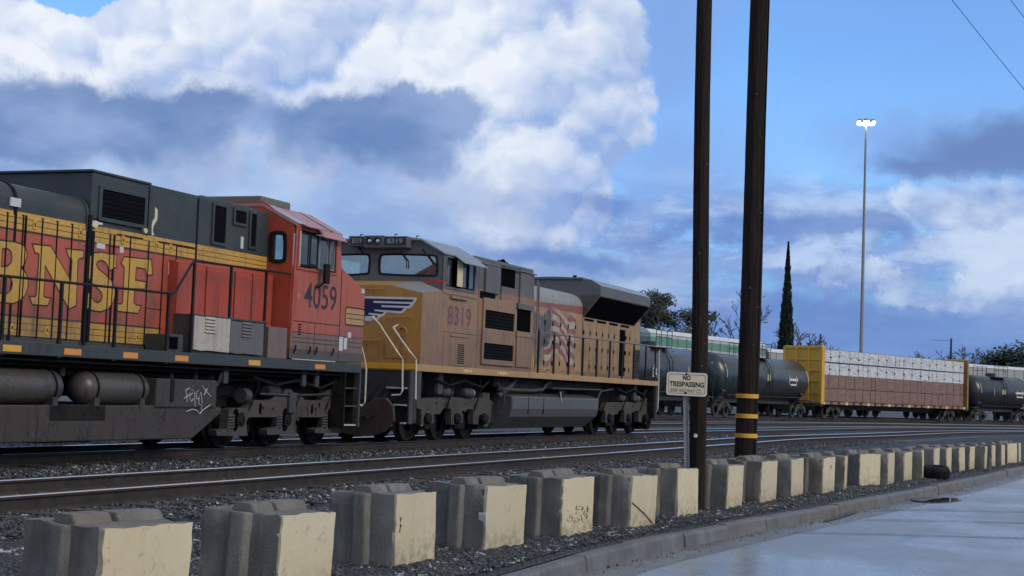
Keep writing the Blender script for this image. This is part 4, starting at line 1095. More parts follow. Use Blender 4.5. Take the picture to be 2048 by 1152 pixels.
box('pale_step_edge', -8.95, -7.3, -1.508, -1.49, 1.605, 1.62, WSTIK, bn_)
me = MB().lathe([(-0.004, 0.06), (0.0, 0.055), (0.0, 0.0)], 'y', (0, 0, 0), 14).mesh('round_plate', paint('pale_red_plate', (0.5, 0.2, 0.17), DIRT, 0.3, 0.2, 0.5)); obj('round_plate', me, bn_, loc=(-8.83 - BU, -1.502, 2.78))
sidebox('orange_strip', [(-8.97, 2.36), (-8.88, 3.1)], -1.5, 0.003, paint('bright_orange_strip', (0.42, 0.07, 0.03), DIRT, 0.2, 0.2, 0.45), bn_)
# handrails
def rail_run(pts, par, r=0.02, mat=None, name='handrail'): return MB().tube(pts, r, 8).build(name, mat or HRAIL, par)
ry = -1.47
rail_run([(-25.5, ry, 2.46), (-16.9, ry, 2.47), (-12.80, ry, 2.52), (-12.70, ry, 2.56), (-12.30, ry, 3.02), (-12.22, ry, 3.09), (-12.1, ry, 3.10), (-9.08, ry, 3.15)], bn_)
for x in (-24.6, -22.9, -21.2, -19.5, -18.1): MB().box(x - .025, x + .025, ry - .02, ry + .02, 1.45, 2.47).build('rail_post', HRAIL, bn_)
for (xb, _z), zt in zip([(-16.751, 1.468), (-15.537, 1.48), (-14.249, 1.514), (-12.881, 1.54)], (2.47, 2.49, 2.50, 2.51)):
    MB().add([(xb - .05, ry - .02, 1.40), (xb + .05, ry - .02, 1.40), (xb + .05, ry + .02, 1.40), (xb - .05, ry + .02, 1.40), (xb - .022, ry - .02, 1.75), (xb + .022, ry - .02, 1.75), (xb + .022, ry + .02, 1.75), (xb - .022, ry + .02, 1.75)], [(0, 1, 5, 4), (1, 2, 6, 5), (2, 3, 7, 6), (3, 0, 4, 7)]).box(xb - .022, xb + .022, ry - .02, ry + .02, 1.74, zt).build('rail_post', HRAIL, bn_)
for x, zb in ((-12.20, 1.6), (-11.08, 2.2), (-9.93, 2.0)): MB().box(x - .022, x + .022, ry - .02, ry + .02, zb, 3.11).build('rail_post', HRAIL, bn_)
# fuel tank with its raised end box, slanted toe and two air reservoirs
MB().plate([(-22.5, 0.20), (-11.83, 0.20), (-11.0, 0.62), (-11.0, 0.72), (-12.9, 0.74), (-22.5, 0.70)], -1.35, 1.35, 'y').build('fuel_tank', TANKM, bn_, 0.03)
MB().plate([(-1.36, 0.74), (-1.36, 0.52), (-1.12, 0.17), (1.12, 0.17), (1.36, 0.52), (1.36, 0.74)], -15.5, -14.2, 'x').build('tank_saddle', GRIME, bn_, 0.02)
box('tank_end_box', -12.95, -11.2, -1.38, -0.6, 0.70, 1.17, TANKM, bn_, 0.03); box('tank_strap', -12.58, -12.48, -1.395, -1.37, 0.80, 1.16, GRIME, bn_)
for x0, x1 in ((-19.9, -18.0), (-17.35, -15.1), (-14.70, -12.98)):
    zc, r, yc = 0.985, 0.255, -1.12
    c = MB().lathe([(x0, 0.0), (x0 + .03, r * .5), (x0 + .10, r * .85), (x0 + .2, r), (x1 - .2, r), (x1 - .10, r * .85), (x1 - .03, r * .5), (x1, 0.0)], 'x', (0, yc, zc), 28).build('air_reservoir', CYLM, bn_)
    for xx in (x0 + .27, x1 - .3):
        s_ = MB().lathe([(xx - .02, r), (xx - .02, r + .012), (xx + .02, r + .012), (xx + .02, r)], 'x', (0, yc, zc), 28).build('strap', BLACK, c); s_.location = (0, 0, 0)
        MB().plate([(-1.36, 0.66), (-1.22, 0.66), (-1.22, 0.74), (-1.3, 0.86), (-1.36, 0.84)], xx - .06, xx + .06, 'x').build('reservoir_bracket', TANKM, bn_)
# spray tag on the tank box: round strokes
TAGM = plain('white_spray_paint', (0.62, 0.63, 0.66), 0.6)
def strokes(lst, v, par, r, mat):
    for l in lst:
        MB().tube([(x, v, z) for x, z in l], r, 6).build('spray_stroke', mat, par)
strokes([[(-12.152, 0.996), (-12.106, 0.911), (-12.088, 0.797)], [(-12.151, 0.989), (-12.028, 1.03)], [(-12.178, 0.861), (-12.043, 0.912)],
         [(-12.03, 0.912), (-11.943, 0.942), (-11.922, 0.993), (-11.987, 1.006), (-12.025, 0.941), (-12.006, 0.841), (-11.957, 0.813), (-11.909, 0.856)], [(-11.881, 0.972), (-11.872, 0.871), (-11.847, 0.734)], [(-11.929, 1.075), (-11.923, 1.063)],
         [(-11.78, 0.995), (-11.835, 0.944), (-11.819, 0.857), (-11.754, 0.858)], [(-11.698, 0.96), (-11.744, 0.887), (-11.748, 0.785), (-11.678, 0.742), (-11.646, 0.815), (-11.681, 0.917), (-11.698, 0.96)],
         [(-11.669, 1.076), (-11.556, 0.991), (-11.393, 0.898)], [(-11.507, 1.028), (-11.602, 0.917), (-11.66, 0.685), (-11.692, 0.605)], [(-12.095, 0.647), (-11.92, 0.684), (-11.788, 0.662), (-11.692, 0.605), (-11.619, 0.67), (-11.407, 0.756)]], -1.384, bn_, 0.007, TAGM)
# pipes and clutter under the walkway
for z, r, y in ((1.30, 0.025, -1.2), (1.2, 0.035, -1.0), (1.36, 0.02, -1.38)): MB().tube([(-23, y, z), (-14, y, z), (-6.6, y, z)], r, 8).build('pipe', GRIME, bn_)
for k, (x, z) in enumerate(((-11.4, 1.26), (-12.1, 1.28), (-10.9, 1.22), (-14.9, 1.25))):
    MB().lathe([(-.1, 0), (-.1, .05), (.05, .06), (.1, .03), (.1, 0)], 'z', (x, -1.05, z), 12).build('valve', GREYM, bn_)
for x in (-10.9, -8.2, -7.7): box('hanger', x - .07, x + .07, -1.36, -1.3, 1.12, 1.42, GREYM, bn_, 0.01)
MB().tube([(-10.95, -1.3, 1.3), (-11.0, -1.25, 1.1), (-11.2, -1.2, 1.05)], 0.03, 8).build('pipe', GREYM, bn_)
# front step frame at the near corner
for x in (-6.3, -6.24): pass
box('step_post', -6.24, -6.18, -1.5, -1.42, 0.36, 1.45, GREYM, bn_, 0.008)
for k, z in enumerate((0.38, 0.75, 1.1)): box('step_tread', -6.75, -6.2, -1.45, -1.0, z, z + 0.03, BATW if k == 0 else GREYM, bn_, 0.005)
box('step_side', -6.82, -6.78, -1.48, -0.9, 0.38, 1.42, GRIME, bn_)
box('pilot_plate', -6.30, -6.24, -1.4, 1.4, 0.35, 1.42, GRIME, bn_)
CREAM = plain('cream_handrail', (0.70, 0.66, 0.56), 0.4)
MB().tube([(-6.15, -1.40, 2.12), (-6.02, -1.46, 1.75), (-5.98, -1.5, 1.50), (-5.98, -1.5, 0.85), (-6.1, -1.5, 0.78), (-6.18, -1.48, 0.80)], 0.018, 8).build('step_handrail', CREAM, bn_)
# three-axle truck: traced side casting, journals, springs, wheels
TRUCKM = paint('truck_casting', (0.085, 0.074, 0.068), (0.013, 0.012, 0.012), 0.8, 0.6, 0.65, bmp=0.5, spec=0.2)
def wheel(u, par, r=0.46, y=-0.70):
    w = MB().lathe([(-.10, r * .55), (-.07, r * .62), (-.07, r * .86), (-.1, r * .9), (-.1, r), (.0, r * 1.0), (.03, r * 1.06), (.05, r * 1.06), (.05, r * .5), (-.02, r * .3), (-.02, 0)], 'y', (0, 0, 0), 36)
    return obj('wheel', w.mesh('wheel', WHEELM), par, loc=(u - par['_ux'], y, r))
WHEELM = paint('wheel_steel', (0.015, 0.013, 0.013), (0.006, 0.0055, 0.0055), 0.5, 0.2, 0.7, spec=0.08)
def hiad_truck(par, du):
    """GE-style casting, outline traced at the near truck; du shifts it along the loco."""
    f = [(-9.651, 0.846), (-9.089, 0.851), (-8.911, 0.949), (-8.628, 0.968), (-8.604, 1.058), (-8.379, 1.061), (-8.259, 0.998), (-8.043, 0.984), (-7.831, 0.863), (-7.144, 0.86), (-6.986, 1.049), (-6.775, 1.086), (-6.041, 1.089), (-5.899, 0.986), (-6.16, 0.764), (-6.325, 0.555), (-6.37, 0.451), (-6.331, 0.226), (-7.365, 0.237), (-7.406, 0.313), (-7.062, 0.352), (-7.009, 0.539), (-8.068, 0.54), (-8.159, 0.458), (-8.089, 0.228), (-9.155, 0.224), (-9.179, 0.319), (-8.794, 0.364), (-8.779, 0.541), (-9.816, 0.542), (-9.897, 0.464), (-9.83, 0.216), (-10.825, 0.228), (-10.861, 0.318), (-10.517, 0.346), (-10.491, 0.679), (-10.267, 0.71), (-9.919, 0.704)]
    MB().plate([(x + du, z) for x, z in f], -1.18, -1.02, 'y').build('truck_frame', TRUCKM, par, 0.012)
    for u in (-10.05, -8.42, -6.68):
        wheel(u + du, par); wheel(u + du, par, y=0.70)
        MB().lathe([(-.06, 0), (-.06, .07), (-.03, .10), (-.03, .13), (.05, .13)], 'y', (u + du - .02, -1.16, 0.50), 18).build('journal_box', GRIME, par)
        for k in (-.28, ):
            pts = []
            for q in range(40): a = q * 0.9; pts.append((u + du - .33 + .085 * math.cos(a), -1.13 + .085 * math.sin(a), 0.33 + q * 0.0072))
            MB().tube(pts, 0.021, 6).build('coil_spring', GREYM, par)
    MB().lathe([(-.2, 0), (-.2, .09), (.2, .09), (.2, 0)], 'x', (-8.95 + du, -1.1, 1.02), 14).build('brake_cylinder', GREYM, par)
    MB().lathe([(-.1, 0), (-.1, .13), (.1, .13), (.13, .06), (.13, 0)], 'x', (-9.9 + du, -1.1, 0.92), 14).build('brake_cylinder', GREYM, par)
    MB().lathe([(-.08, 0), (-.08, .1), (.06, .1), (.1, .05), (.1, 0)], 'z', (-6.45 + du, -1.1, 0.95), 14).build('brake_cylinder', BATG, par)
    MB().tube([(-9.5 + du, -1.2, 0.96), (-8.2 + du, -1.2, 0.95), (-6.8 + du, -1.2, 0.99)], 0.022, 8).build('brake_rod', GREYM, par)
    MB().plate([(-8.50 + du, 0.62), (-8.25 + du, 0.62), (-8.25 + du, 1.0), (-8.50 + du, 1.0)], -1.24, -1.16, 'y').build('snubber', GREYM, par, 0.01)
    for (hx, hz), rw, rh in zip([(-9.445, 0.698), (-7.55, 0.692), (-8.543, 0.494), (-10.258, 0.499), (-6.832, 0.507), (-7.264, 0.777)], (.045, .045, .12, .11, .11, .03), (.10, .10, .22, .20, .2, .05)):
        MB().plate([(hx + du + rw * math.cos(q * .524), hz + rh * math.sin(q * .524)) for q in range(12)], -1.186, -1.17, 'y').build('casting_hole', VOID, par)
    for x, z in ((-9.35, .72), (-9.0, .70), (-7.75, .72), (-7.4, .70), (-8.75, .5), (-8.1, .5), (-7.0, .5), (-10.4, .5)):
        MB().lathe([(-.03, 0), (-.03, .025), (0, .03)], 'y', (x + du, -1.18, z), 8).build('bolt_head', GREYM, par)
    for x in (-9.75, -8.15, -6.95):
        MB().tube([(x + du, -1.25, 1.38), (x + du + .06, -1.28, 1.1), (x + du - .05, -1.2, .75), (x + du - .2, -1.05, .3)], .02, 6).build('sand_hose', RUBBER, par)
    MB().tube([(-9.9 + du, -1.28, 1.25), (-9.2 + du, -1.32, 1.12), (-8.4 + du, -1.30, 1.22), (-7.5 + du, -1.32, 1.10), (-6.7 + du, -1.28, 1.26)], .028, 8).build('cable', RUBBER, par)
    for x in (-9.25, -7.55): MB().plate([(x + du - .06, .25), (x + du + .05, .28), (x + du + .1, .7), (x + du - .02, .75)], -0.84, -0.62, 'y').build('brake_shoe', GRIME, par)
    box('truck_bolster', -9.9 + du, -6.8 + du, -0.9, 0.9, 0.55, 0.88, GRIME, par)
hiad_truck(bn_, 0.0); hiad_truck(bn_, -16.2)
# coupler and hoses
MB().plate([(-0.16, 0.62), (0.16, 0.62), (0.16, 0.98), (-0.16, 0.98)], -5.9, -5.15, 'x').build('coupler', GRIME, bn_, 0.03)
for y in (-0.5, -0.75): MB().tube([(-6.2, y, 1.1), (-5.9, y, 0.75), (-5.5, y, 0.5), (-5.1, y + .1, 0.55)], 0.03, 8).build('air_hose', RUBBER, bn_)


# ------------------------------------------------------------------ locomotive in the middle (tan-yellow, facing the camera side)
UU = 5.4
up = thing('tan_locomotive', 'dusty tan-yellow diesel locomotive with grey roof and faded flag mural', 'locomotive', loco_at(UU), LRZ, 'locomotives standing nose to nose', ux=UU)
ARM = (0.50, 0.245, 0.05); TAN = (0.315, 0.19, 0.108); UGR = (0.12, 0.12, 0.122); UDIRT = (0.11, 0.085, 0.075)
def up_side(M, x, y, z):
    c = M.mix(x.ss(4.2, 5.2), TAN, (0.40, 0.27, 0.165))
    c = M.mix(z > 3.45, c, (0.32, 0.12, 0.09))
    c = M.mix(z > 3.56, c, UGR)
    return c
UTAN = paint('dusty_tan_paint', TAN, UDIRT, 0.5, 0.55, 0.6, fade=0.3, splash=(1.6, 3.4, 0.5, (0.15, 0.095, 0.075)))
USIDE = paint('tan_side_with_grey_top', lambda M, x, y, z: M.mix(z > 3.55, M.mix(z > 3.40, TAN, (0.30, 0.145, 0.10)), UGR), UDIRT, 0.5, 0.55, 0.6, fade=0.3, splash=(1.6, 3.4, 0.5, (0.15, 0.095, 0.075)))
UFRONT = paint('armour_yellow_nose', ARM, (0.16, 0.09, 0.04), 0.4, 0.45, 0.5, splash=(1.6, 2.6, 0.4, (0.16, 0.085, 0.04)))
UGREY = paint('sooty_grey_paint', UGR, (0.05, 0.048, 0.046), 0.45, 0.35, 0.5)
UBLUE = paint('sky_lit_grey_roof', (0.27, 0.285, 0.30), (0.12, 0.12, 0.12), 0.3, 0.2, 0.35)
URED = paint('red_stripe_paint', (0.55, 0.03, 0.03), (0.2, 0.05, 0.04), 0.2, 0.2, 0.45)
UWING = plain('wing_blue', (0.012, 0.016, 0.085), 0.4); UWHITE = plain('wing_white', (0.74, 0.72, 0.68), 0.45)
UBRIGHT = plain('bright_yellow_strip', (0.85, 0.42, 0.03), 0.35)
USILL = paint('faded_yellow_sill', (0.46, 0.28, 0.115), UDIRT, 0.35, 0.4, 0.5)
UDOOR = paint('tan_door_paint', lambda M, x, y, z: M.mix(z > 3.55, (0.37, 0.235, 0.115), UGR), (0.08, 0.055, 0.045), 0.5, 0.6, 0.6, fade=0.35, splash=(1.6, 3.0, 0.5, (0.14, 0.095, 0.07)))

def flag(M, x, y, z):
    """A faded waving flag painted across the engine-room doors."""
    co = M.comb(x, y, z)
    n_ = M.noise(co, 1.4, 4, 0.6)
    base = M.mix(z > 3.46, (0.37, 0.235, 0.115), (0.27, 0.085, 0.065))
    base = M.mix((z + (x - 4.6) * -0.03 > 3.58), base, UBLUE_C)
    n3 = M.noise(co, 9.0, 4, 0.65)
    wave = ((x * 3.3 + z * 1.1).sin() * 0.12 + (x * 1.5 + 1.0).sin() * 0.16) + (n_ - 0.5) * 0.35
    s = ((z + wave + (x - 5.0) * 0.22) * 3.1).frac()
    stripes = M.mix(s.ss(0.45, 0.55), (0.46, 0.40, 0.36), (0.22, 0.06, 0.065))
    v = M.voro(M.comb(x * 8.0, 0.0, z * 8.0), 1.0, 'F1')
    canton = M.mix(v.ss(0.30, 0.12) if False else (1.0 - v.ss(0.12, 0.30)), (0.05, 0.065, 0.10), (0.36, 0.37, 0.38))
    worn = 0.5 + n3.ss(0.35, 0.6) * 0.45
    area = (x + wave * 0.6).band(5.5, 7.9, 0.12) * (z + wave * 1.1).band(1.95, 3.32, 0.1)
    c = M.mix(area * worn, base, stripes)
    c = M.mix((x + wave * 0.7).band(4.4, 5.75, 0.06) * (z + wave * 0.7).band(2.5, 3.40, 0.05) * (worn + 0.15), c, canton)
    low = (x + (z - 2.0) * 0.7 + wave).band(4.7, 5.6, 0.15) * z.band(1.95, 2.7, 0.15)
    return M.mix(low * 0.7, c, (0.11, 0.11, 0.12))
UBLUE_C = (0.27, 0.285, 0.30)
UFLAG = paint('faded_flag_mural', flag, (0.10, 0.07, 0.055), 0.35, 0.4, 0.6, fade=0.3)

# frame and sill
box('underframe', -3.4, 14.3, -0.85, 0.85, 0.95, 1.5, GRIME, up)
box('walkway', -3.72, 14.62, -1.54, 1.54, 1.53, 1.68, USILL, up, 0.008)
box('bright_front_strip', -3.735, -3.70, -1.55, 1.55, 1.56, 1.67, UBRIGHT, up, 0.004)
for x0, x1 in ((-1.2, -0.75), (0.9, 1.45)):
    for k in range(6): a = x0 + (x1 - x0) * k / 6; box('stencil_mark', a, a + 0.05 * (1 + k % 2), -1.543, -1.53, 1.575, 1.635, plain('pale_stencil', (0.72, 0.60, 0.32), 0.5), up)
# nose: lofted wedge with a hipped near top
z_f, z_b = 3.24, 3.34
f0 = [(-1.5, 1.68), (-1.5, 3.22), (-0.72, 3.38), (0.72, 3.38), (1.5, 3.22), (1.5, 1.68)]
b0 = [(-1.5, 1.68), (-1.5, 3.34), (-0.95, 3.55), (0.95, 3.55), (1.5, 3.34), (1.5, 1.68)]
nv = [(-3.48, y, z) for y, z in f0] + [(-2.44, y, z) for y, z in b0]
def nose_face(name, idx, mat): return MB().add([nv[i] for i in idx], [tuple(range(len(idx)))]).build(name, mat, up)
nose_face('nose_front', (0, 1, 2, 3, 4, 5), UFRONT); nose_face('nose_top', (2, 8, 9, 3), UFRONT)
nose_face('nose_side', (0, 6, 7, 1), UTAN); nose_face('nose_side', (5, 4, 10, 11), UTAN)
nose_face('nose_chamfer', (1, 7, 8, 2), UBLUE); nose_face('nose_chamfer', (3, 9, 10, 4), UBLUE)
sm_ = plain('soot', (0.06, 0.055, 0.05), 0.7)
# wing emblem on the nose
wing_o = [(0.675, 3.129), (-0.114, 3.129), (-1.358, 3.113), (-1.354, 3.051), (-1.302, 2.981), (-1.279, 2.938), (-1.213, 2.878), (-1.133, 2.87), (-1.08, 2.8), (-1.007, 2.763), (-0.656, 2.782), (-0.584, 2.702), (-0.534, 2.689), (-0.462, 2.62), (-0.336, 2.612), (-0.287, 2.578), (-0.21, 2.582), (-0.12, 2.609), (0.649, 2.613)]
MB().plate(wing_o, -3.488, -3.47, 'x').build('wing_emblem_white', UWHITE, up)
for q in ([(0.67, 3.077), (-0.119, 3.079), (-1.306, 3.07), (-1.271, 3.018), (-0.331, 3.032), (-0.333, 2.987), (-1.224, 2.973), (-1.182, 2.93), (-0.525, 2.938), (-0.527, 2.899), (-1.085, 2.884), (-1.001, 2.815), (-0.359, 2.845), (-0.36, 2.809), (-0.595, 2.786), (-0.547, 2.744), (-0.223, 2.769), (-0.225, 2.732), (-0.467, 2.705), (-0.424, 2.665), (-0.322, 2.697), (-0.138, 2.696), (-0.141, 2.626), (0.647, 2.63)],):
    MB().plate(q, -3.491, -3.47, 'x').build('wing_emblem_blue', UWING, up)
# nose grab irons and door detail
def grab(pts, mat, r=0.013, name='grab_iron'): return MB().tube(pts, r, 6).build(name, mat, up)
def fpts(l, u): return [(u, y, z) for y, z in l]
gy = [(-0.765, 2.685), (-1.263, 2.694)]; grab([(-3.48, gy[0][0], gy[0][1] - .03)] + fpts(gy, -3.54) + [(-3.48, gy[1][0], gy[1][1] - .03)], UFRONT)
gy = [(-0.134, 2.164), (-0.526, 2.173)]; grab([(-3.48, gy[0][0], gy[0][1])] + fpts(gy, -3.54) + [(-3.48, gy[1][0], gy[1][1] + .04)], UFRONT)
gy = [(-0.148, 3.28), (-0.527, 3.292)]; grab([(-3.48, gy[0][0], gy[0][1])] + fpts(gy, -3.54) + [(-3.48, gy[1][0], gy[1][1] + .02)], UFRONT)
yy, zz = [(-1.059, 2.371)][0]
MB().lathe([(-.02, .085), (-.025, .10), (0, .11)], 'x', (-3.48, yy, zz), 20).build('sand_filler_ring', UFRONT, up)
d0 = [(-0.656, 2.11), (-1.149, 1.793)]
box('nose_hatch', -3.495, -3.47, min(d0[0][0], d0[1][0]), max(d0[0][0], d0[1][0]), min(d0[0][1], d0[1][1]), max(d0[0][1], d0[1][1]), UFRONT, up, 0.006)
# cab shell
win_n = smooth_poly([(0.078, 4.091), (-0.017, 4.144), (-1.236, 4.12), (-1.334, 4.076), (-1.359, 3.711), (-1.304, 3.672), (0.02, 3.703), (0.072, 3.755)], 1)
win_f = [(0.335 + (0.078 - y) * 0.75, z) for y, z in reversed(win_n)]
roof = [(-1.5, 4.17), (-0.93, 4.46), (0.93, 4.46), (1.5, 4.17)]
MB().plate([(-1.5, 3.33), (1.5, 3.33)] + [(-y, z) for y, z in roof], -2.46, -2.42, 'x', [win_n, win_f]).build('cab_front_wall', UGREY, up)
for wn in (win_n, win_f):
    MB().plate(grow(wn, 0.03), -2.475, -2.445, 'x', [grow(wn, -0.012)]).build('windshield_gasket', RUBBER, up); MB().plate(wn, -2.452, -2.446, 'x').build('windshield', WSHIELD, up)
sx0, sx1, sz0, sz1 = -2.28, -0.68, 3.46, 4.10
for s in (-1, 1):
    y0, y1 = (-1.5, -1.46) if s < 0 else (1.46, 1.5)
    MB().plate([(-2.46, 1.68), (-0.42, 1.68), (-0.42, 4.18), (-2.46, 4.18)], y0, y1, 'y', [rrect(sx0, sx1, sz0, sz1, 0.03, 2)]).build('cab_side', USIDE, up, 0.006)
MB().plate([(-1.46, 1.68), (1.46, 1.68), (1.46, 4.17), (-1.46, 4.17)], -0.46, -0.42, 'x', [rrect(0.5, 1.2, 3.5, 4.05, 0.05), rrect(-1.2, -0.5, 3.5, 4.05, 0.05)]).build('cab_rear_wall', UGREY, up)
box('cab_floor', -2.4, -0.5, -1.45, 1.45, 3.05, 3.10, BLACK, up); box('control_desk', -2.3, -1.9, -1.2, 1.2, 3.1, 3.52, GREYM, up, 0.05)
box('crew_seat', -1.4, -1.0, -1.0, -0.5, 3.1, 3.8, RUBBER, up, 0.06); box('crew_seat', -1.4, -1.0, 0.5, 1.0, 3.1, 3.8, RUBBER, up, 0.06)
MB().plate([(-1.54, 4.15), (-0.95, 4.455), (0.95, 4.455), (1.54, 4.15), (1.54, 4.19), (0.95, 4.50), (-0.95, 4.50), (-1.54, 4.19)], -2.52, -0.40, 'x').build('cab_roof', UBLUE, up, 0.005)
box('roof_hatch', -2.2, -0.6, -0.6, 0.6, 4.50, 4.56, UGREY, up, 0.02)
for x, y in ((-2.3, -0.2), (-1.9, -0.55), (-2.25, 0.7), (-1.2, -0.3)):
    MB().tube([(x, y, 4.5), (x, y, 4.62), (x + .12, y, 4.63)], 0.014, 6).build('antenna', BLACK, up)
MB().box(-1.75, -1.15, -0.45, -0.2, 4.56, 4.60).build('antenna_plate', UGREY, up, 0.01)
# number boards and headlights above the windshield
def fbox(name, pts, u0, u1, mat, bevel=0.01):
    ys = [p[0] for p in pts]; zs = [p[1] for p in pts]; return box(name, u0, u1, min(ys), max(ys), min(zs), max(zs), mat, up, bevel)
fbox('number_board_housing', [(0.746, 4.536), (0.34, 4.306)], -2.72, -2.44, UGREY)
fbox('number_board_housing', [(-0.118, 4.528), (-0.71, 4.279)], -2.72, -2.44, UGREY)
fbox('headlight_housing', [(0.342, 4.544), (-0.13, 4.27)], -2.74, -2.44, UGREY)
BOARD = plain('number_board_black', (0.02, 0.02, 0.022), 0.35); BNUM = plain('number_board_digits', (0.36, 0.36, 0.36), 0.5)
for c in ([(0.694, 4.504), (0.371, 4.344)], [(-0.158, 4.505), (-0.669, 4.333)]):
    y0, y1 = sorted((c[0][0], c[1][0])); z0, z1 = sorted((c[0][1], c[1][1]))
    MB().plate(rrect(y0, y1, z0, z1, 0.04), -2.735, -2.715, 'x').build('number_board', BOARD, up)
    me = text_mesh('8319', (y1 - y0) * 0.74, (z1 - z0) * 0.68, 0.012, BNUM, 'number'); xf(me, (-2.738, y1 - (y1 - y0) * 0.13, z0 + (z1 - z0) * 0.16), (0, -1, 0), (0, 0, 1)); obj('number', me, up)
LENS = plain('headlight_lens', (0.75, 0.76, 0.78), 0.08, 0.8)
for yz_ in [(0.212, 4.418), (0.007, 4.414)]:
    h_ = MB().lathe([(-.03, .085), (-.03, .072), (0.02, .07)], 'x', (-2.74, yz_[0], yz_[1]), 18).build('headlight', BLACK, up)
    l_ = MB().lathe([(0.012, .07), (-0.012, .045), (-0.02, 0.0)], 'x', (-2.74, yz_[0], yz_[1]), 18).build('headlight_lens', LENS, h_); l_.location = (0, 0, 0)
for l in ([(-0.443, 4.211), (-0.608, 4.001), (-0.625, 3.826)], [(-0.99, 4.264), (-1.122, 4.107), (-1.293, 3.907)], [(0.6, 4.299), (0.505, 4.175)]):
    MB().tube([(-2.5, y, z) for y, z in l], 0.014, 6).build('wiper', BLACK, up)
rs = [(-0.964, 3.576), (-1.517, 3.572), (-1.529, 3.511), (-1.139, 3.516)]; MB().plate(rs, -2.465, -2.44, 'x').build('red_stripe', URED, up)
# side window with sashes, cream deflector, awning
MB().plate(rrect(sx0 - .06, sx1 + .06, sz0 - .06, sz1 + .05, 0.03, 2), -1.515, -1.48, 'y', [rrect(sx0, sx1, sz0, sz1, 0.03, 2)]).build('window_frame', UGREY, up, 0.005)
for a, b in ((-2.26, -1.98), (-1.45, -1.12), (-1.02, -0.70)):
    MB().plate(rrect(a, b, sz0 + .01, sz1 - .02, 0.02, 2), -1.50, -1.48, 'y', [rrect(a + .03, b - .03, sz0 + .04, sz1 - .05, 0.02, 2)]).build('sash', BLACK, up); box('window_pane', a + .02, b - .02, -1.492, -1.488, sz0 + .02, sz1 - .03, GLASS, up)
box('cream_deflector', -1.88, -1.58, -1.60, -1.58, sz0 + .02, sz1 + .0, plain('cream_panel', (0.72, 0.60, 0.38), 0.5), up, 0.01)
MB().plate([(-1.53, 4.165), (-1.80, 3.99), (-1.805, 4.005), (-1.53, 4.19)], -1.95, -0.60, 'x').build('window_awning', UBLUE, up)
box('arm_rest', -2.05, -1.15, -1.56, -1.5, 3.20, 3.27, UTAN, up, 0.01); box('drip_rail', -2.4, -0.5, -1.52, -1.49, 3.29, 3.315, UTAN, up, 0.004)
n0, n1 = [p[0] for p in [(-2.159, 2.818), (-0.778, 2.901)]]
me = text_mesh('8319', n1 - n0, 0.47, 0.03, plain('pink_number_halo', (0.36, 0.17, 0.17), 0.6), 'number_outline'); xf(me, (n0, -1.5035, 2.59), (1, 0, 0), (0, 0, 1)); obj('number_outline', me, up)
me = text_mesh('8319', (n1 - n0) * .955, 0.43, 0.004, plain('purple_number', (0.19, 0.075, 0.085), 0.6), 'number'); xf(me, (n0 + .03, -1.5055, 2.61), (1, 0, 0), (0, 0, 1)); obj('number', me, up)
dr = box('louvred_door', -1.95, -0.80, -1.512, -1.49, 1.70, 2.36, UTAN, up, 0.008)
for k in range(10): s_ = box('louvre_gap', -1.52, -1.16, -1.515, -1.5, 1.76 + k * 0.046, 1.782 + k * 0.046, VOID, dr); s_.location = (0, 0, 0)
box('door_lip', -1.95, -0.85, -1.53, -1.49, 2.36, 2.385, UTAN, up); box('panel_seam', -2.42, -0.45, -1.5035, -1.48, 2.44, 2.452, sm_, up); box('panel_seam', -2.3, -2.29, -1.5035, -1.48, 1.7, 2.42, sm_, up)
# electrical cabinet behind the cab: full-width box with panels and dark grilles
box('cabinet_body', -0.30, 3.32, -1.46, 1.46, 1.68, 4.20, USIDE, up, 0.01)
box('cabinet_roof', -0.42, 3.42, -1.40, 1.40, 4.18, 4.32, UGREY, up, 0.03); box('cab_gap', -0.42, -0.30, -1.40, 1.40, 1.68, 4.2, BLACK, up)
def sp(pts): xs = [p[0] for p in pts]; zs = [p[1] for p in pts]; return min(xs), max(xs), min(zs), max(zs)
def grille(pts, framep, tag_):
    a, b, c, d = sp(framep); x0, x1, z0, z1 = sp(pts)
    MB().plate(rrect(a, b, c, d, 0.02, 2), -1.51, -1.45, 'y', [rrect(x0, x1, z0, z1, 0.02, 2)]).build(tag_, USIDE, up, 0.006)
    s_ = box('grille_screen', x0 - .01, x1 + .01, -1.478, -1.455, z0 - .01, z1 + .01, SCREEN, up)
    for k in range(5): z = z0 + (k + .7) * (z1 - z0) / 5.4; box('grille_bar', x0, x1, -1.482, -1.476, z - .004, z + .004, BLACK, up)
grille([(0.038, 2.646), (1.915, 3.08)], [(-0.075, 2.534), (1.986, 3.364)], 'grille_panel')
grille([(0.027, 1.914), (1.918, 2.298)], [(-0.084, 1.791), (2.006, 2.553)], 'grille_panel')
def spanel(name, pts, t, mat, bevel=0.008): a, b, c, d = sp(pts); return box(name, a, b, -1.46 - t, -1.44, c, d, mat, up, bevel)
spanel('upper_door', [(-0.031, 3.482), (0.821, 4.159)], 0.07, UGREY, 0.02)
spanel('dark_opening', [(1.036, 3.684), (1.954, 4.218)], 0.012, VOID)
spanel('lower_panel', [(1.019, 3.34), (1.906, 3.709)], 0.045, USIDE)
spanel('upper_panel', [(2.233, 3.353), (2.968, 4.264)], 0.05, USIDE)
spanel('dark_opening', [(2.184, 2.688), (3.109, 3.267)], 0.014, VOID)
spanel('lower_panel', [(2.144, 1.789), (3.165, 2.551)], 0.045, USIDE)
spanel('shelf', [(2.091, 3.231), (3.179, 3.372)], 0.07, UGREY); spanel('shelf', [(2.084, 2.543), (3.217, 2.674)], 0.06, USIDE); spanel('dark_opening', [(-0.236, 3.334), (0.692, 3.508)], 0.015, SCREEN)
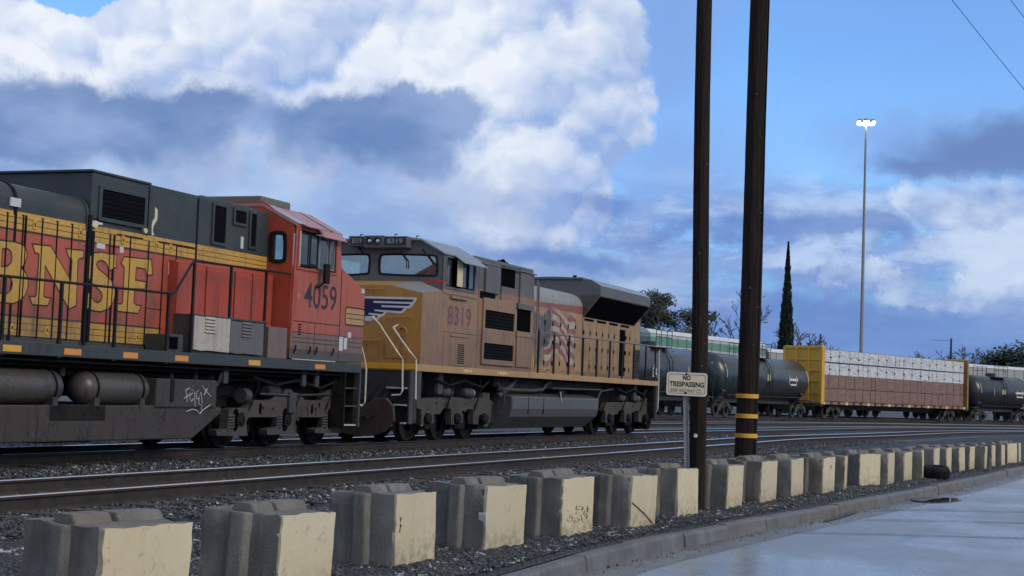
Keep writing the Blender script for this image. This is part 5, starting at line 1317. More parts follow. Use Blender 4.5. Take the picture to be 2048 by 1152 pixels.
MB().tube([(-0.22, -1.52, 4.15), (1.6, -1.53, 4.17), (3.3, -1.52, 4.17)], 0.018, 6).build('roof_conduit', UGREY, up)
for k in range(3):
    MB().lathe([(-.22, .085), (-.2, .07), (-.05, .035), (.12, .03), (.15, 0)], 'x', (2.7 + .25 * k, -0.9 + .2 * k, 4.42), 14).build('horn_bell', RUBBER, up)
box('horn_bracket', 2.5, 3.3, -1.0, -0.4, 4.32, 4.37, UGREY, up)
# engine hood with ribbed doors, flag mural
hs = [(-0.98, 1.68), (-0.98, 3.62)] + [(-0.98 + 0.5 * (1 - math.cos(R(a))), 3.62 + 0.46 * math.sin(R(a))) for a in range(15, 91, 15)]
hs = hs + [(-y, z) for y, z in reversed(hs)]
MB().plate(hs, 3.3, 8.56, 'x').build('engine_hood', UFLAG, up, 0.006)
box('rear_hood', 8.5, 14.25, -0.98, 0.98, 1.68, 3.42, UDOOR, up, 0.008)
def ribs(x0, x1, n_, z0, z1, mat):
    for k in range(n_):
        a = x0 + (x1 - x0) * k / n_; b = a + (x1 - x0) / n_
        box('hood_door', a + .02, b - .02, -0.995, -0.96, z0, z1, mat, up, 0.005)
        MB().plate([(a + .10, -0.99), (a + .16, -1.03), (b - .16, -1.03), (b - .10, -0.99)], z0 + .06, z1 - .05, 'z').build('door_rib', mat, up)
        for z in (z0 + .25, z1 - .3, (z0 + z1) / 2): box('hinge', a - .025, a + .025, -1.02, -0.97, z - .06, z + .06, BLACK, up, 0.006)
ribs(3.55, 8.50, 8, 1.74, 3.36, UFLAG)
ribs(8.62, 12.05, 6, 1.74, 3.26, UDOOR)
box('dark_doorway', 12.08, 12.62, -0.985, -0.97, 1.78, 3.22, VOID, up); ribs(12.66, 13.45, 2, 1.74, 3.28, UDOOR)
box('rear_vent', 13.52, 14.22, -0.99, -0.96, 1.74, 2.66, paint('rust_dark_vent', (0.035, 0.022, 0.02), (0.02, 0.015, 0.014), 0.4, 0.3, 0.7), up)
for k in range(9): box('vent_slat', 13.53, 14.21, -1.0, -0.985, 1.78 + k * .1, 1.80 + k * .1, GRIME, up)
for k in range(4): box('vent_slot', 8.7 + k * 1.15, 9.5 + k * 1.15, -1.002, -0.97, 3.31, 3.37, VOID, up)
# radiator section: flared wings
rp = [(-1.5, 4.02), (-1.5, 4.30), (-1.18, 4.48), (1.18, 4.48), (1.5, 4.30), (1.5, 4.02), (0.985, 3.40), (-0.985, 3.40)]
MB().plate(rp, 8.55, 13.55, 'x').build('radiator_housing', UGREY, up, 0.01)
MB().plate([(-0.98, 3.40), (0.98, 3.40), (0.98, 4.40), (-0.98, 4.40)], 13.5, 14.25, 'x').build('hood_end', UDOOR, up, 0.01)
MB().plate([(-1.49, 4.305), (-1.18, 4.482), (-1.18, 4.49), (-1.49, 4.315)], 8.6, 13.5, 'x').build('radiator_shoulder', UBLUE, up)
MB().plate([(-1.47, 3.995), (-1.0, 3.425), (-0.985, 3.41), (-1.0, 3.41), (-1.48, 3.985)], 8.62, 13.48, 'x').build('radiator_screen', VOID, up)
MB().plate([(-0.985, 1.70), (-0.985, 3.42), (-1.5, 4.02), (-1.5, 4.04), (-0.9, 4.04), (-0.9, 1.7)], 8.55, 8.60, 'x').build('radiator_end_frame', UGREY, up)
for x, r in ((9.25, 0.62), (10.75, 0.62), (12.2, 0.62)):
    f_ = MB().lathe([(4.48, r + .08), (4.56, r + .08), (4.56, r), (4.50, r - .02), (4.50, 0)], 'z', (x, 0, 0), 28).build('radiator_fan', UGREY, up)
    for s in (-1, 1): g_ = MB().box(x - .74, x - .68, s * .7 - .05, s * .7 + .05, 4.48, 4.60).build('lift_lug', GRIME, f_); g_.location = (0, 0, 0)
box('roof_curb', 8.5, 10.1, -0.95, 0.95, 4.48, 4.54, UGREY, up, 0.01)
# handrail and posts
MB().tube([(3.50, -1.5, 4.0), (3.55, -1.5, 3.9), (3.58, -1.5, 2.85), (3.72, -1.5, 2.72), (9.0, -1.5, 2.76), (14.85, -1.5, 2.79), (14.95, -1.48, 2.7), (14.95, -1.4, 1.6)], 0.022, 8).build('handrail', plain('worn_handrail', (0.16, 0.155, 0.15), 0.4), up)
for x, z in [(3.659, 1.687), (4.818, 1.677), (6.0, 1.666), (7.161, 1.665), (8.383, 1.665), (9.576, 1.663), (10.782, 1.659), (11.945, 1.654), (13.217, 1.649), (14.271, 1.638)]:
    MB().box(x - .03, x + .03, -1.525, -1.485, 1.60, 2.76).build('rail_post', HRAIL, up)
MB().tube([(3.42, -1.5, 4.05), (3.42, -1.53, 2.9), (3.44, -1.5, 1.75)], 0.02, 6).build('grab_iron', UBRIGHT if False else UTAN, up)
# front steps, stair rails, plough
UDK = paint('dark_front_plate', (0.032, 0.028, 0.027), (0.02, 0.018, 0.017), 0.4, 0.3, 0.6)
box('front_plate', -3.70, -3.55, -1.5, 1.5, 0.42, 1.53, UDK, up, 0.01)
for k, z in enumerate((0.40, 0.78, 1.14)):
    box('step_tread', -3.95, -3.69, -1.42, -0.95 - 0.18 * (2 - k), z, z + 0.035, BATW, up, 0.005)
box('step_side', -3.9, -3.7, -1.49, -1.45, 0.40, 1.55, GREYM, up, 0.005); box('side_skirt', -3.60, -3.40, -1.52, -1.46, 0.75, 1.53, GREYM, up, 0.005)
CR = CREAM
for l, u in (([(-0.374, 2.676), (-0.556, 2.662), (-0.725, 2.509), (-0.936, 2.235), (-1.145, 1.973), (-1.315, 1.756), (-1.339, 1.095), (-1.288, 1.016), (-1.092, 0.998)], -3.95), ([(-0.947, 2.516), (-1.037, 2.439), (-1.234, 2.188), (-1.415, 1.982), (-1.608, 1.766), (-1.633, 0.93)], -3.9)):
    pts = [(u, y, z) for y, z in l]; pts[0] = (-3.5, pts[0][1], pts[0][2])
    MB().tube(pts, 0.02, 8).build('stair_handrail', CR, up)
pl = [(-0.719, 0.806), (-0.926, 0.932), (-1.19, 0.942), (-1.356, 0.759), (-1.382, 0.477), (-1.196, 0.245), (-0.963, 0.152), (-0.54, 0.11), (-0.161, 0.164), (-0.133, 0.737)]
MB().plate(pl, -4.40, -4.30, 'x').build('snow_plough', paint('rusty_plough', (0.045, 0.028, 0.024), (0.02, 0.016, 0.015), 0.5, 0.3, 0.7), up, 0.02)
box('plough_bracket', -4.32, -3.65, -1.0, 1.0, 0.5, 0.9, GRIME, up, 0.02)
MB().plate([(-0.16, 0.62), (0.16, 0.62), (0.16, 0.98), (-0.16, 0.98)], -5.15, -4.2, 'x').build('coupler', GRIME, up, 0.03)
for k, y in enumerate((-0.4, -0.6, -0.8, -1.0)): MB().tube([(-3.72, y, 1.25 - .05 * k), (-4.1, y, 1.0), (-4.35, y + .05, 0.6), (-4.8, y + .1, 0.5)], 0.026, 8).build('air_hose', RUBBER, up)
# fuel tank and piping
tk = [(2.231, 1.051), (9.106, 1.071), (9.004, 0.738), (7.762, 0.313), (1.484, 0.252), (2.048, 0.531)]
MB().plate([(-1.42, 1.06), (-1.42, 0.75), (-1.36, 0.55), (-1.0, 0.25), (1.0, 0.25), (1.36, 0.55), (1.42, 0.75), (1.42, 1.06), (0.9, 1.2), (-0.9, 1.2)], 2.2, 8.95, 'x').build('fuel_tank', paint('grey_tank_paint', (0.10, 0.10, 0.102), (0.05, 0.045, 0.042), 0.45, 0.4, 0.35), up, 0.03)
for x in (3.3, 4.4): box('tank_weld', x, x + .02, -1.428, -1.40, 0.62, 1.05, GRIME, up)
MB().tube([(5.6, -1.44, 1.22), (5.62, -1.46, 1.05), (5.63, -1.47, 0.95)], 0.02, 6).build('sight_glass', BATW, up)
MB().lathe([(-.06, 0), (-.06, .1), (.04, .1), (.06, .05), (.06, 0)], 'y', (5.9, -1.36, 1.16), 14).build('filler_cap', GRIME, up)
for pts, r in (([(1.5, -1.3, 1.22), (3.8, -1.3, 1.22), (4.6, -1.3, 1.25), (4.9, -1.3, 1.42), (5.2, -1.3, 1.46)], 0.045), ([(1.6, -1.25, 1.05), (2.3, -1.25, 1.25), (2.8, -1.25, 1.5)], 0.07), ([(5.3, -1.3, 1.3), (9.4, -1.3, 1.32)], 0.03), ([(9.0, -1.35, 1.05), (9.3, -1.35, 1.28), (10.6, -1.3, 1.36)], 0.03), ([(1.2, -1.4, 1.36), (1.55, -1.42, 1.2), (1.65, -1.42, 0.85), (1.5, -1.4, 0.6)], 0.025)):
    MB().tube(pts, r, 8).build('pipe', GREYM, up)
box('equipment_rack', 1.3, 9.6, -1.25, -0.85, 1.28, 1.5, GRIME, up)
for x in (-1.9, 12.9): box('hanger', x - .14, x + .14, -1.3, -1.2, 1.05, 1.53, GREYM, up, 0.01)
# trucks
def htcr(par, uc, s):
    k = s / 1.62
    f = [(-1.95, 0.72), (-1.75, 0.95), (-0.2, 1.0), (0.6, 0.98), (1.65, 1.0), (1.68, 1.12), (2.05, 1.12), (2.08, 0.95), (2.25, 0.93), (2.18, 0.45), (1.95, 0.28), (1.78, 0.30), (1.72, 0.60), (1.45, 0.58), (1.42, 0.36), (1.12, 0.36), (1.10, 0.72), (0.75, 0.72), (0.55, 0.62), (0.42, 0.42), (0.30, 0.36), (-0.15, 0.36), (-0.18, 0.72), (-0.6, 0.74), (-0.8, 0.6), (-1.1, 0.6), (-1.3, 0.36), (-1.75, 0.36), (-1.8, 0.70)]
    MB().plate([(uc + x * k, z) for x, z in f], -1.2, -1.04, 'y').build('truck_frame', TRUCKM, par, 0.012)
    for j in (-1, 0, 1):
        u = uc + j * s; wheel(u, par, 0.47); wheel(u, par, 0.47, 0.70)
        b_ = MB().lathe([(-.1, 0), (-.1, .10), (-.06, .13), (.06, .13)], 'y', (u + .1, -1.2, 0.50), 16).build('journal_box', GRIME, par)
        MB().box(u + .55, u + s - .5, -0.98, -0.9, 0.25, 0.75).build('brake_rigging', GRIME, par, 0.02)
        MB().box(u + .2, u + .42, -1.24, -1.15, 0.40, 0.62).build('journal_wing', GREYM, par, 0.01)
    for x in (-0.75, 0.45): MB().lathe([(-.22, 0), (-.22, .07), (-.1, .12), (.2, .12), (.24, .06), (.24, 0)], 'x', (uc + x * k + .2, -1.2, 1.1), 16).build('brake_cylinder', GREYM, par)
    MB().lathe([(-.02, .10), (.0, .11), (.03, .10)], 'x', (uc + 0.9 * k, -1.2, 1.1), 16).build('brake_band', BATW, par)
    for j in (-1, 0, 1):
        u = uc + j * s
        MB().tube([(u - .5, -1.3, 1.48), (u - .45, -1.34, 1.2), (u - .52, -1.26, .85), (u - .42, -1.05, .28)], .02, 6).build('sand_hose', RUBBER, par)
        MB().plate([(u + .5, .22), (u + .62, .26), (u + .58, .7), (u + .48, .7)], -0.84, -0.62, 'y').build('brake_shoe', GRIME, par)
        for q in (-.35, .6): MB().lathe([(-.03, 0), (-.03, .03), (0, .035)], 'y', (u + q, -1.2, .86), 8).build('bolt_head', GREYM, par)
    MB().plate([(uc + .5 * k + .10 * math.cos(q * .524), .56 + .13 * math.sin(q * .524)) for q in range(12)], -1.206, -1.19, 'y').build('casting_hole', VOID, par)
    MB().tube([(uc - 1.5, -1.32, 1.4), (uc - .7, -1.36, 1.26), (uc + .2, -1.33, 1.38), (uc + 1.2, -1.36, 1.24), (uc + 1.8, -1.3, 1.42)], .03, 8).build('cable', RUBBER, par)
    box('truck_bolster', uc - s - .2, uc + s + .2, -0.95, 0.95, 0.58, 0.95, GRIME, par)
htcr(up, -0.85, 1.64); htcr(up, 12.35, 1.88)
# rear platform end
box('rear_step_side', 14.5, 14.6, -1.5, -1.42, 0.4, 1.55, GREYM, up, 0.006); box('rear_plate', 14.5, 14.58, -1.4, 1.4, 0.5, 1.55, GRIME, up)
MB().tube([(14.7, -1.5, 2.7), (14.75, -1.5, 1.6), (14.72, -1.5, 0.8), (14.6, -1.5, 0.7)], 0.02, 8).build('stair_handrail', CR, up)
MB().plate([(-1.2, 0.12), (1.2, 0.12), (1.3, 0.5), (-1.3, 0.5)], 14.55, 14.85, 'x').build('rear_plough', GRIME, up, 0.02)
box('coupler', 14.6, 15.3, -0.16, 0.16, 0.62, 0.95, GRIME, up, 0.03)


# ------------------------------------------------------------------ freight cars on the far tracks
def car_at(p, q, z, name, label, cat, group):
    a, b = Vector(p), Vector(q); m = (a + b) / 2; d = b - a
    t = thing(name, label, cat, (m.x, m.y, z), math.atan2(d.y, d.x), group); t['_len'] = d.length
    return t, d.length
CARW = paint('car_wheel_grime', (0.05, 0.045, 0.042), (0.02, 0.018, 0.017), 0.5, 0.2, 0.7)
def freight_truck(par, x):
    f = MB().plate([(-1.05, .35), (-.75, .32), (-.45, .62), (.45, .62), (.75, .32), (1.05, .35), (1.0, .62), (.4, .88), (-.4, .88), (-1.0, .62)], -1.08, -0.98, 'y', [[(-.28, .66), (.28, .66), (.28, .8), (-.28, .8)]]).build('truck_frame', CARW, par, 0.01, loc=(x, 0, 0))
    for s in (-.78, .78):
        for y in (-.74, .74):
            w = MB().lathe([(-.06, .2), (-.05, .36), (-.07, .4), (-.07, .44), (.06, .44), (.06, 0)], 'y', (x + s, y, .44), 20).build('wheel', CARW, par, loc=(0, 0, 0))
    MB().box(x - .25, x + .25, -1.0, 1.0, .5, .9).build('truck_bolster', CARW, par, loc=(0, 0, 0))
def P0(mb, name, mat, par, bevel=0.0): return mb.build(name, mat, par, bevel, loc=(0, 0, 0))
TANKB = paint('black_tank_shell', (0.014, 0.018, 0.022), (0.03, 0.03, 0.032), 0.25, 0.25, 0.30, spec=0.7)
TANKG = paint('dark_green_tank_shell', (0.016, 0.028, 0.031), (0.03, 0.034, 0.035), 0.25, 0.25, 0.28, spec=0.7)
STRIP = plain('reflective_strip', (0.75, 0.62, 0.42), 0.4); STEN = plain('white_stencil', (0.70, 0.70, 0.68), 0.5); PLAC = plain('yellow_placard', (0.45, 0.46, 0.18), 0.5)
def tank_car(p, q, label, mat, sten=True, r=1.36, zc=2.42, dome=True):
    t, L = car_at(p, q, 0.5, 'tank_car', label, 'tank car', 'dark tank cars on the far track')
    h = L / 2 - 0.75
    prof = [(-h, 0.0), (-h + .02, r * .35), (-h + .12, r * .62), (-h + .3, r * .84), (-h + .5, r * .96), (-h + .72, r), (h - .72, r), (h - .5, r * .96), (h - .3, r * .84), (h - .12, r * .62), (h - .02, r * .35), (h, 0.0)]
    P0(MB().lathe(prof, 'x', (0, 0, zc), 40), 'tank', mat, t)
    for x in (-h + .72, 0, h - .72): P0(MB().lathe([(x - .02, r), (x - .02, r + .014), (x + .02, r + .014), (x + .02, r)], 'x', (0, 0, zc), 40), 'weld_band', mat, t)
    P0(MB().box(-L / 2 + .2, L / 2 - .2, -.3, .3, .85, 1.15), 'centre_sill', CARW, t)
    for s in (-1, 1):
        P0(MB().plate([(-.4, .9), (.4, .9), (1.1, 1.5), (1.0, 1.7), (.5, 1.35), (-.5, 1.35), (-1.0, 1.7), (-1.1, 1.5)], s * (h - 1.0) - .25, s * (h - 1.0) + .25, 'x'), 'saddle', mat, t)
        P0(MB().box(s * (L / 2 - .1) - .9 * (s > 0) - 0 * (s < 0), s * (L / 2 - .1) + .9 * (s < 0), -1.4, 1.4, 1.1, 1.16), 'end_platform', CARW, t)
        freight_truck(t, s * (L / 2 - 2.0))
        e0 = s * (L / 2 - .15)
        for y in (-1.35, 1.35): P0(MB().tube([(e0, y, .5), (e0, y, 2.1), (e0 - s * .7, y, 2.1), (e0 - s * .7, y, 1.1)], .02, 6), 'end_railing', CARW, t)
        P0(MB().box(s * L / 2 - .12, s * L / 2 + .12, -.15, .15, .72, .98), 'coupler', CARW, t)
        a0 = -R(52); pts = [(s * (h - .74), (r + .01) * math.sin(-R(60 + 34 * k / 8)), zc + (r + .01) * math.cos(R(60 + 34 * k / 8))) for k in range(9)]
        P0(MB().tube(pts, .035, 6), 'reflective_strip', STRIP, t)
    for x in (-h * .38, h * .45, h * .62): P0(MB().tube([(x, (r + .01) * math.sin(-R(78 + 22 * k / 5)), zc + (r + .01) * math.cos(R(78 + 22 * k / 5))) for k in range(6)], .03, 6), 'reflective_strip', STRIP, t)
    P0(MB().tube([(-h + .8, -r - .04, 1.3), (0, -r - .05, 1.3), (h - .8, -r - .04, 1.3)], .025, 6), 'side_running_bar', CARW, t)
    if dome:
        P0(MB().lathe([(zc + r - .1, .42), (zc + r + .22, .42), (zc + r + .26, .3), (zc + r + .26, 0)], 'z', (0, 0, 0), 20), 'manway', mat, t)
        P0(MB().box(-1.1, 1.1, -.95, .95, zc + r - .12, zc + r - .08), 'top_platform', CARW, t)
        for x in (-1.1, -.4, .4, 1.1):
            for y in (-.95, .95): P0(MB().tube([(x, y, zc + r - .1), (x, y, zc + r + .8)], .02, 5), 'railing_post', BLACK, t)
        for y in (-.95, .95):
            for z in (.45, .8): P0(MB().tube([(-1.1, y, zc + r + z), (1.1, y, zc + r + z)], .02, 5), 'railing', BLACK, t)
        for x in (-.22, .22): P0(MB().tube([(x, -.95, zc + r - .1), (x, -1.38, zc + .6), (x, -1.48, 1.3)], .02, 5), 'ladder_rail', BLACK, t)
        for k in range(8): z = 1.5 + k * .28; P0(MB().tube([(-.22, -1.49 + .0 * k, z), (.22, -1.49, z)], .014, 5), 'ladder_rung', BLACK, t)
    if sten:
        xx = h * .55
        for k, (w, hh) in enumerate(((1.5, .16), (1.1, .10))): P0(MB().box(xx - w / 2, xx + w / 2, -r - .012, -r + .05, zc - .05 - .3 * k, zc - .05 - .3 * k + hh), 'stencil_line', STEN, t)
        P0(MB().box(-.5, .1, -r - .03, -r + .05, zc - .15, zc + .25), 'placard', PLAC, t)
    return t, L, h
t_, L_, h_ = tank_car((4.33, 78.25), (10.61, 89.81), 'dark tank car mostly hidden behind the sign and the tan locomotive', TANKB, False)
me = text_mesh('DA', 0.62, 0.5, 0.01, STEN, 'lettering'); xf(me, (-h_ * 0.42, -1.40, 2.05), (1, 0, 0), (0, 0, 1)); obj('lettering', me, t_, loc=(0, 0, 0))
t_, L_, h_ = tank_car((10.85, 90.25), (19.43, 104.96), 'dark green tank car between the poles and the yellow lumber car', TANKG)
for k, (w, hh, z, y0) in enumerate(((0.95, .12, 3.05, .75), (.7, .09, 2.88, .6), (.5, .08, 2.74, .55))): P0(MB().box(-h_ + .17 + .03 * k, -h_ + .24, -y0 + .1, -y0 + .1 + w, z, z + hh), 'stencil_line', STEN, t_)
t_, L_, h_ = tank_car((36.12, 125.11), (43.79, 132.55), 'black tank car right behind the lumber car near the right edge', TANKB)
tank_car((44.33, 133.03), (53.68, 140.95), 'black tank car cut off by the right edge of the photo', TANKB)

# lumber car: bulkheads, centre beam, deck; the packs are things of their own
CBB2 = paint('dull_post_paint', (0.34, 0.20, 0.10), (0.12, 0.08, 0.05), 0.4, 0.4, 0.6)
CBY = paint('yellow_car_paint', (0.74, 0.42, 0.05), (0.25, 0.14, 0.05), 0.25, 0.3, 0.5)
cb, CL = car_at((19.98, 105.79), (35.42, 124.39), 0.5, 'lumber_car', 'yellow bulkhead flatcar loaded with wrapped and brown lumber', 'flatcar', None)
hb = CL / 2
P0(MB().box(-hb, hb, -1.38, 1.38, .95, 1.12), 'deck', CBB2, cb, .01)
P0(MB().box(-hb, hb, -.25, .25, .6, .95), 'centre_sill', CARW, cb)
for k in range(22):
    x = -hb + (k + .5) * CL / 22; P0(MB().box(x - .16, x + .16, -1.42, -1.37, .93, 1.13), 'stake_pocket', CARW if k % 3 else STRIP, cb, .01)
for s in (-1, 1):
    x0, x1 = sorted((s * hb, s * (hb - (.42 if s < 0 else .24))))
    b_ = P0(MB().box(x0 + .1, x1 - .1, -1.42, 1.42, 1.0, 4.82), 'bulkhead', CBY, cb, .02)
    for y in (-1.40, 1.40): P0(MB().box(x0, x1, y - .11, y + .11, .95, 4.85), 'bulkhead_post', CBY if s < 0 else CBB2, cb, .02)
    P0(MB().box(x0, x1, -1.42, 1.42, 4.7, 4.9), 'bulkhead_cap', CBY, cb, .02)
    for y in (-.45, .5): P0(MB().box(x0 - .02, x1 + .02, y - .07, y + .07, 1.0, 4.75), 'bulkhead_stiffener', CBY, cb, .01)
    for z in (1.7, 2.5, 3.2, 3.95): P0(MB().box(x0 + .02, x1 - .02, -1.4, 1.4, z - .05, z + .05), 'bulkhead_rib', CBY, cb, .01)
    freight_truck(cb, s * (hb - 2.6)); P0(MB().box(s * hb - .4, s * hb + .4, -.15, .15, .7, .98), 'coupler', CARW, cb)
    P0(MB().box(s * hb - .3 * (s > 0) - 0, s * hb + .3 * (s < 0) + .0, -1.45, 1.45, .8, 1.0), 'end_sill', CARW, cb)
CBB = paint('rusty_top_chord', (0.22, 0.13, 0.10), (0.1, 0.06, 0.05), 0.4, 0.3, 0.7)
P0(MB().box(-hb + .4, hb - .4, -.06, .06, 1.1, 4.74), 'centre_beam', CBY, cb); P0(MB().box(-hb + .4, hb - .4, -.5, .5, 4.68, 4.76), 'top_chord', CBB, cb)
WRAP = None
def wrap_mat():
    m, M, b = new_mat('white_lumber_wrap'); co = M.coord('Object'); inf = M.new('ObjectInfo'); rnd = M.out(inf, 5)
    off = M.vm('ADD', co, M.comb(rnd * 31.0, 0.0, rnd * 7.0)); x, y, z = M.sep(off)
    n1 = M.noise(off, 1.1, 5, 0.7, 0.6); n2_ = M.noise(M.comb(x * 1.0, y, z * 1.0 + x * 0.4), 2.6, 3, 0.5, 1.2)
    c = M.mix(n1.ss(0.4, 0.7) * 0.4, (0.70, 0.72, 0.75), (0.54, 0.56, 0.60)); M.put(b.inputs['Base Color'], c); b.inputs['Roughness'].default_value = 0.45
    bump(M, b, n2_, 0.25, 1.0); return m
def lum_mat():
    m, M, b = new_mat('stacked_brown_lumber'); co = M.coord('Object'); inf = M.new('ObjectInfo'); rnd = M.out(inf, 5)
    x, y, z = M.sep(co); v = M.noise(M.comb(x * 0.9 + rnd * 20.0, y, (z * 18.0).floor()), 1.3, 3, 0.6); g_ = (z * 18.0).frac()
    c = M.mix(v.ss(0.3, 0.7), (0.19, 0.115, 0.095), (0.31, 0.20, 0.165)); c = M.mix(g_.band(0.0, 0.1, 0.03), c, (0.06, 0.038, 0.035))
    M.put(b.inputs['Base Color'], c); b.inputs['Roughness'].default_value = 0.75; return m
WRAP = wrap_mat(); LUM = lum_mat(); STRAPM = plain('dark_corner_guard', (0.03, 0.03, 0.035), 0.6); STRAPL = plain('pale_strap', (0.30, 0.30, 0.32), 0.5)
NP = 6; pw = (CL - 1.3) / NP; base = Vector(cb.location); rz = cb.rotation_euler.z; cz, sz_ = math.cos(rz), math.sin(rz)
tier = [(1.16, 2.02, LUM), (2.05, 2.93, LUM), (2.95, 3.76, WRAP), (3.84, 4.66, WRAP)]
for ti, (z0, z1, mt) in enumerate(tier):
    n_ = NP if ti < 2 else 4; pw = (CL - 1.3) / n_
    for k in range(n_):
        x0 = -hb + .62 + k * pw + .02; x1 = x0 + pw - .03
        xc = (x0 + x1) / 2; w = (x1 - x0) / 2; hh = z1 - z0; rr = random.Random(ti * 50 + k)
        pos_ = ('first', 'second', 'third', 'fourth', 'fifth', 'sixth')[k]
        lab = {0: pos_ + ' brown lumber pack from the left in the lowest row on the flatcar', 1: pos_ + ' brown lumber pack from the left in the upper brown row', 2: pos_ + ' white-wrapped lumber pack from the left in the lower white row', 3: pos_ + ' white-wrapped lumber pack from the left in the top row'}[ti]
        o = thing('lumber_pack', lab, 'lumber', (base.x + cz * xc - sz_ * -.7, base.y + sz_ * xc + cz * -.7, base.z + z0), rz, 'lumber packs on the yellow flatcar')
        P0(MB().box(-w, w, -.64 - rr.uniform(0, .03), .62, 0, hh), 'lumber_stack' if ti < 2 else 'wrapped_stack', mt, o, .02)
        ns = 3 if ti < 2 else 4
        for q in range(ns):
            x = -w + (q + .5) * 2 * w / ns + rr.uniform(-.12, .12)
            P0(MB().box(x - .014, x + .014, -.68, -.66, .02, hh - .02), 'strap', STRAPL if ti > 1 else LUM, o)
            a_, b2, c_ = rr.uniform(-.05, .05), rr.uniform(.22, .5), rr.uniform(.5, 1.2)
            if ti > 1: P0(MB().plate([(x - .05 + a_, hh * b2), (x + .2 * c_ + a_, hh * (b2 + .06)), (x + .26 * c_ + a_, hh * (b2 + .13)), (x + .02 + a_, hh * (b2 + .11)), (x - .08 + a_, hh * (b2 + .2))], -.684, -.65, 'y'), 'corner_guard', STRAPM, o)

# white freight cars beyond
WC = paint('white_car_paint', lambda M, x, y, z: M.mix(z.band(4.2, 4.72, .01), (0.55, 0.57, 0.57), (0.13, 0.30, 0.24)), (0.30, 0.30, 0.29), 0.3, 0.4, 0.5)
WC2 = paint('pale_hopper_paint', (0.42, 0.42, 0.41), (0.2, 0.18, 0.16), 0.35, 0.45, 0.5); WROOF = paint('white_car_roof', (0.66, 0.68, 0.68), (0.4, 0.4, 0.38), 0.2, 0.2, 0.4)
for i, (p, q, lab, m, top) in enumerate((((7.51, 97.02), (17.25, 112.7), 'white freight car with green stripe behind the first tank car', WC, 5.25), ((17.73, 113.35), (27.1, 124.62), 'pale freight car with bright roof behind the green tank car', WC2, 4.85), ((27.45, 124.99), (36.53, 134.24), 'pale freight car hidden behind the lumber car', WC2, 4.3), ((36.88, 134.58), (52.7, 148.07), 'pale freight car behind the black tank car at the right', WC2, 4.95))):
    t, L = car_at(p, q, 0.55, 'freight_car', lab, 'freight car', 'pale freight cars on the farthest track'); h = L / 2
    P0(MB().box(-h, h, -1.4, 1.4, 1.0, top - .3), 'car_body', m, t, .03)
    P0(MB().plate([(-1.45, top - .32), (-1.1, top - .05), (0, top), (1.1, top - .05), (1.45, top - .32)], -h - .05, h + .05, 'x'), 'car_roof', WROOF, t)
    n_ = 14
    for k in range(n_ + 1): x = -h + k * L / n_; P0(MB().box(x - .04, x + .04, -1.45, -1.39, 1.02, top - .34), 'side_post', m, t)
    for s in (-1, 1): freight_truck(t, s * (h - 2))
    P0(MB().box(-h, h, -1.2, 1.2, .8, 1.02), 'underframe', CARW, t)

# ------------------------------------------------------------------ trees beyond the yard
BARK = paint('grey_bark', (0.085, 0.07, 0.06), (0.04, 0.035, 0.03), 0.5, 0.4, 0.85); DARKBARK = paint('dark_bark', (0.035, 0.028, 0.026), (0.02, 0.018, 0.017), 0.4, 0.3, 0.85); PALEB = paint('pale_bark', (0.30, 0.28, 0.26), (0.12, 0.10, 0.09), 0.4, 0.3, 0.8); TWIG = paint('bare_twigs', (0.15, 0.11, 0.10), (0.08, 0.06, 0.06), 0.4, 0.2, 0.85)
def leaf_mat(name, c0, c1):
    m, M, b = new_mat(name); n_ = M.noise(M.pos(), 0.9, 3, 0.6); n2_ = M.noise(M.pos(), 7.0, 2, 0.6)
    M.put(b.inputs['Base Color'], M.mix((n_ * .6 + n2_ * .4).ss(0.35, 0.68), c0, c1)); b.inputs['Roughness'].default_value = 0.7
    return m
LEAF_E = leaf_mat('eucalyptus_leaves', (0.022, 0.034, 0.024), (0.07, 0.085, 0.06)); LEAF_C = leaf_mat('cypress_foliage', (0.008, 0.018, 0.014), (0.026, 0.042, 0.028)); LEAF_B = leaf_mat('evergreen_leaves', (0.012, 0.028, 0.016), (0.045, 0.07, 0.035))
def grow_branches(mb, tips, p, d, l, r, depth, rr, spread, up_, n_=5):
    d = d.normalized(); mid = p + d * l * .5 + Vector((rr.uniform(-1, 1), rr.uniform(-1, 1), rr.uniform(-.5, .5))) * l * .07
    q = p + d * l
    mb.tube([p, mid, q], max(r, .03), n_, max(r * .62, .026), caps=False)
    if depth == 0: tips.append(q); return
    for k in range(rr.choice([2, 3, 3])):
        a = Vector((rr.gauss(0, 1), rr.gauss(0, 1), rr.gauss(0, .7))).normalized()
        grow_branches(mb, tips, q if k else p + d * l * rr.uniform(.6, 1), d + a * spread + Vector((0, 0, up_)), l * rr.uniform(.6, .82), r * .58, depth - 1, rr, spread, up_, max(3, n_ - 1))
def leaves(mb, pts, n_, rad, size, rr):
    for p in pts:
        for k in range(n_):
            c = p + Vector((rr.gauss(0, rad), rr.gauss(0, rad), rr.gauss(0, rad * .75))); a = Vector((rr.gauss(0, 1), rr.gauss(0, 1), rr.gauss(0, 1))).normalized(); b = a.orthogonal().normalized(); s = size * rr.uniform(.5, 1.3)
            mb.add([c - a * s, c + b * s * .5, c + a * s, c - b * s * .5], [(0, 1, 2, 3)])
def rawbuild(mb, name, mat, par):
    me = bpy.data.meshes.new(name); me.from_pydata(mb.v, [], mb.f); me.materials.append(mat); me.polygons.foreach_set('use_smooth', mb.sm); me.update()
    return obj(name, me, par, loc=(0, 0, 0))
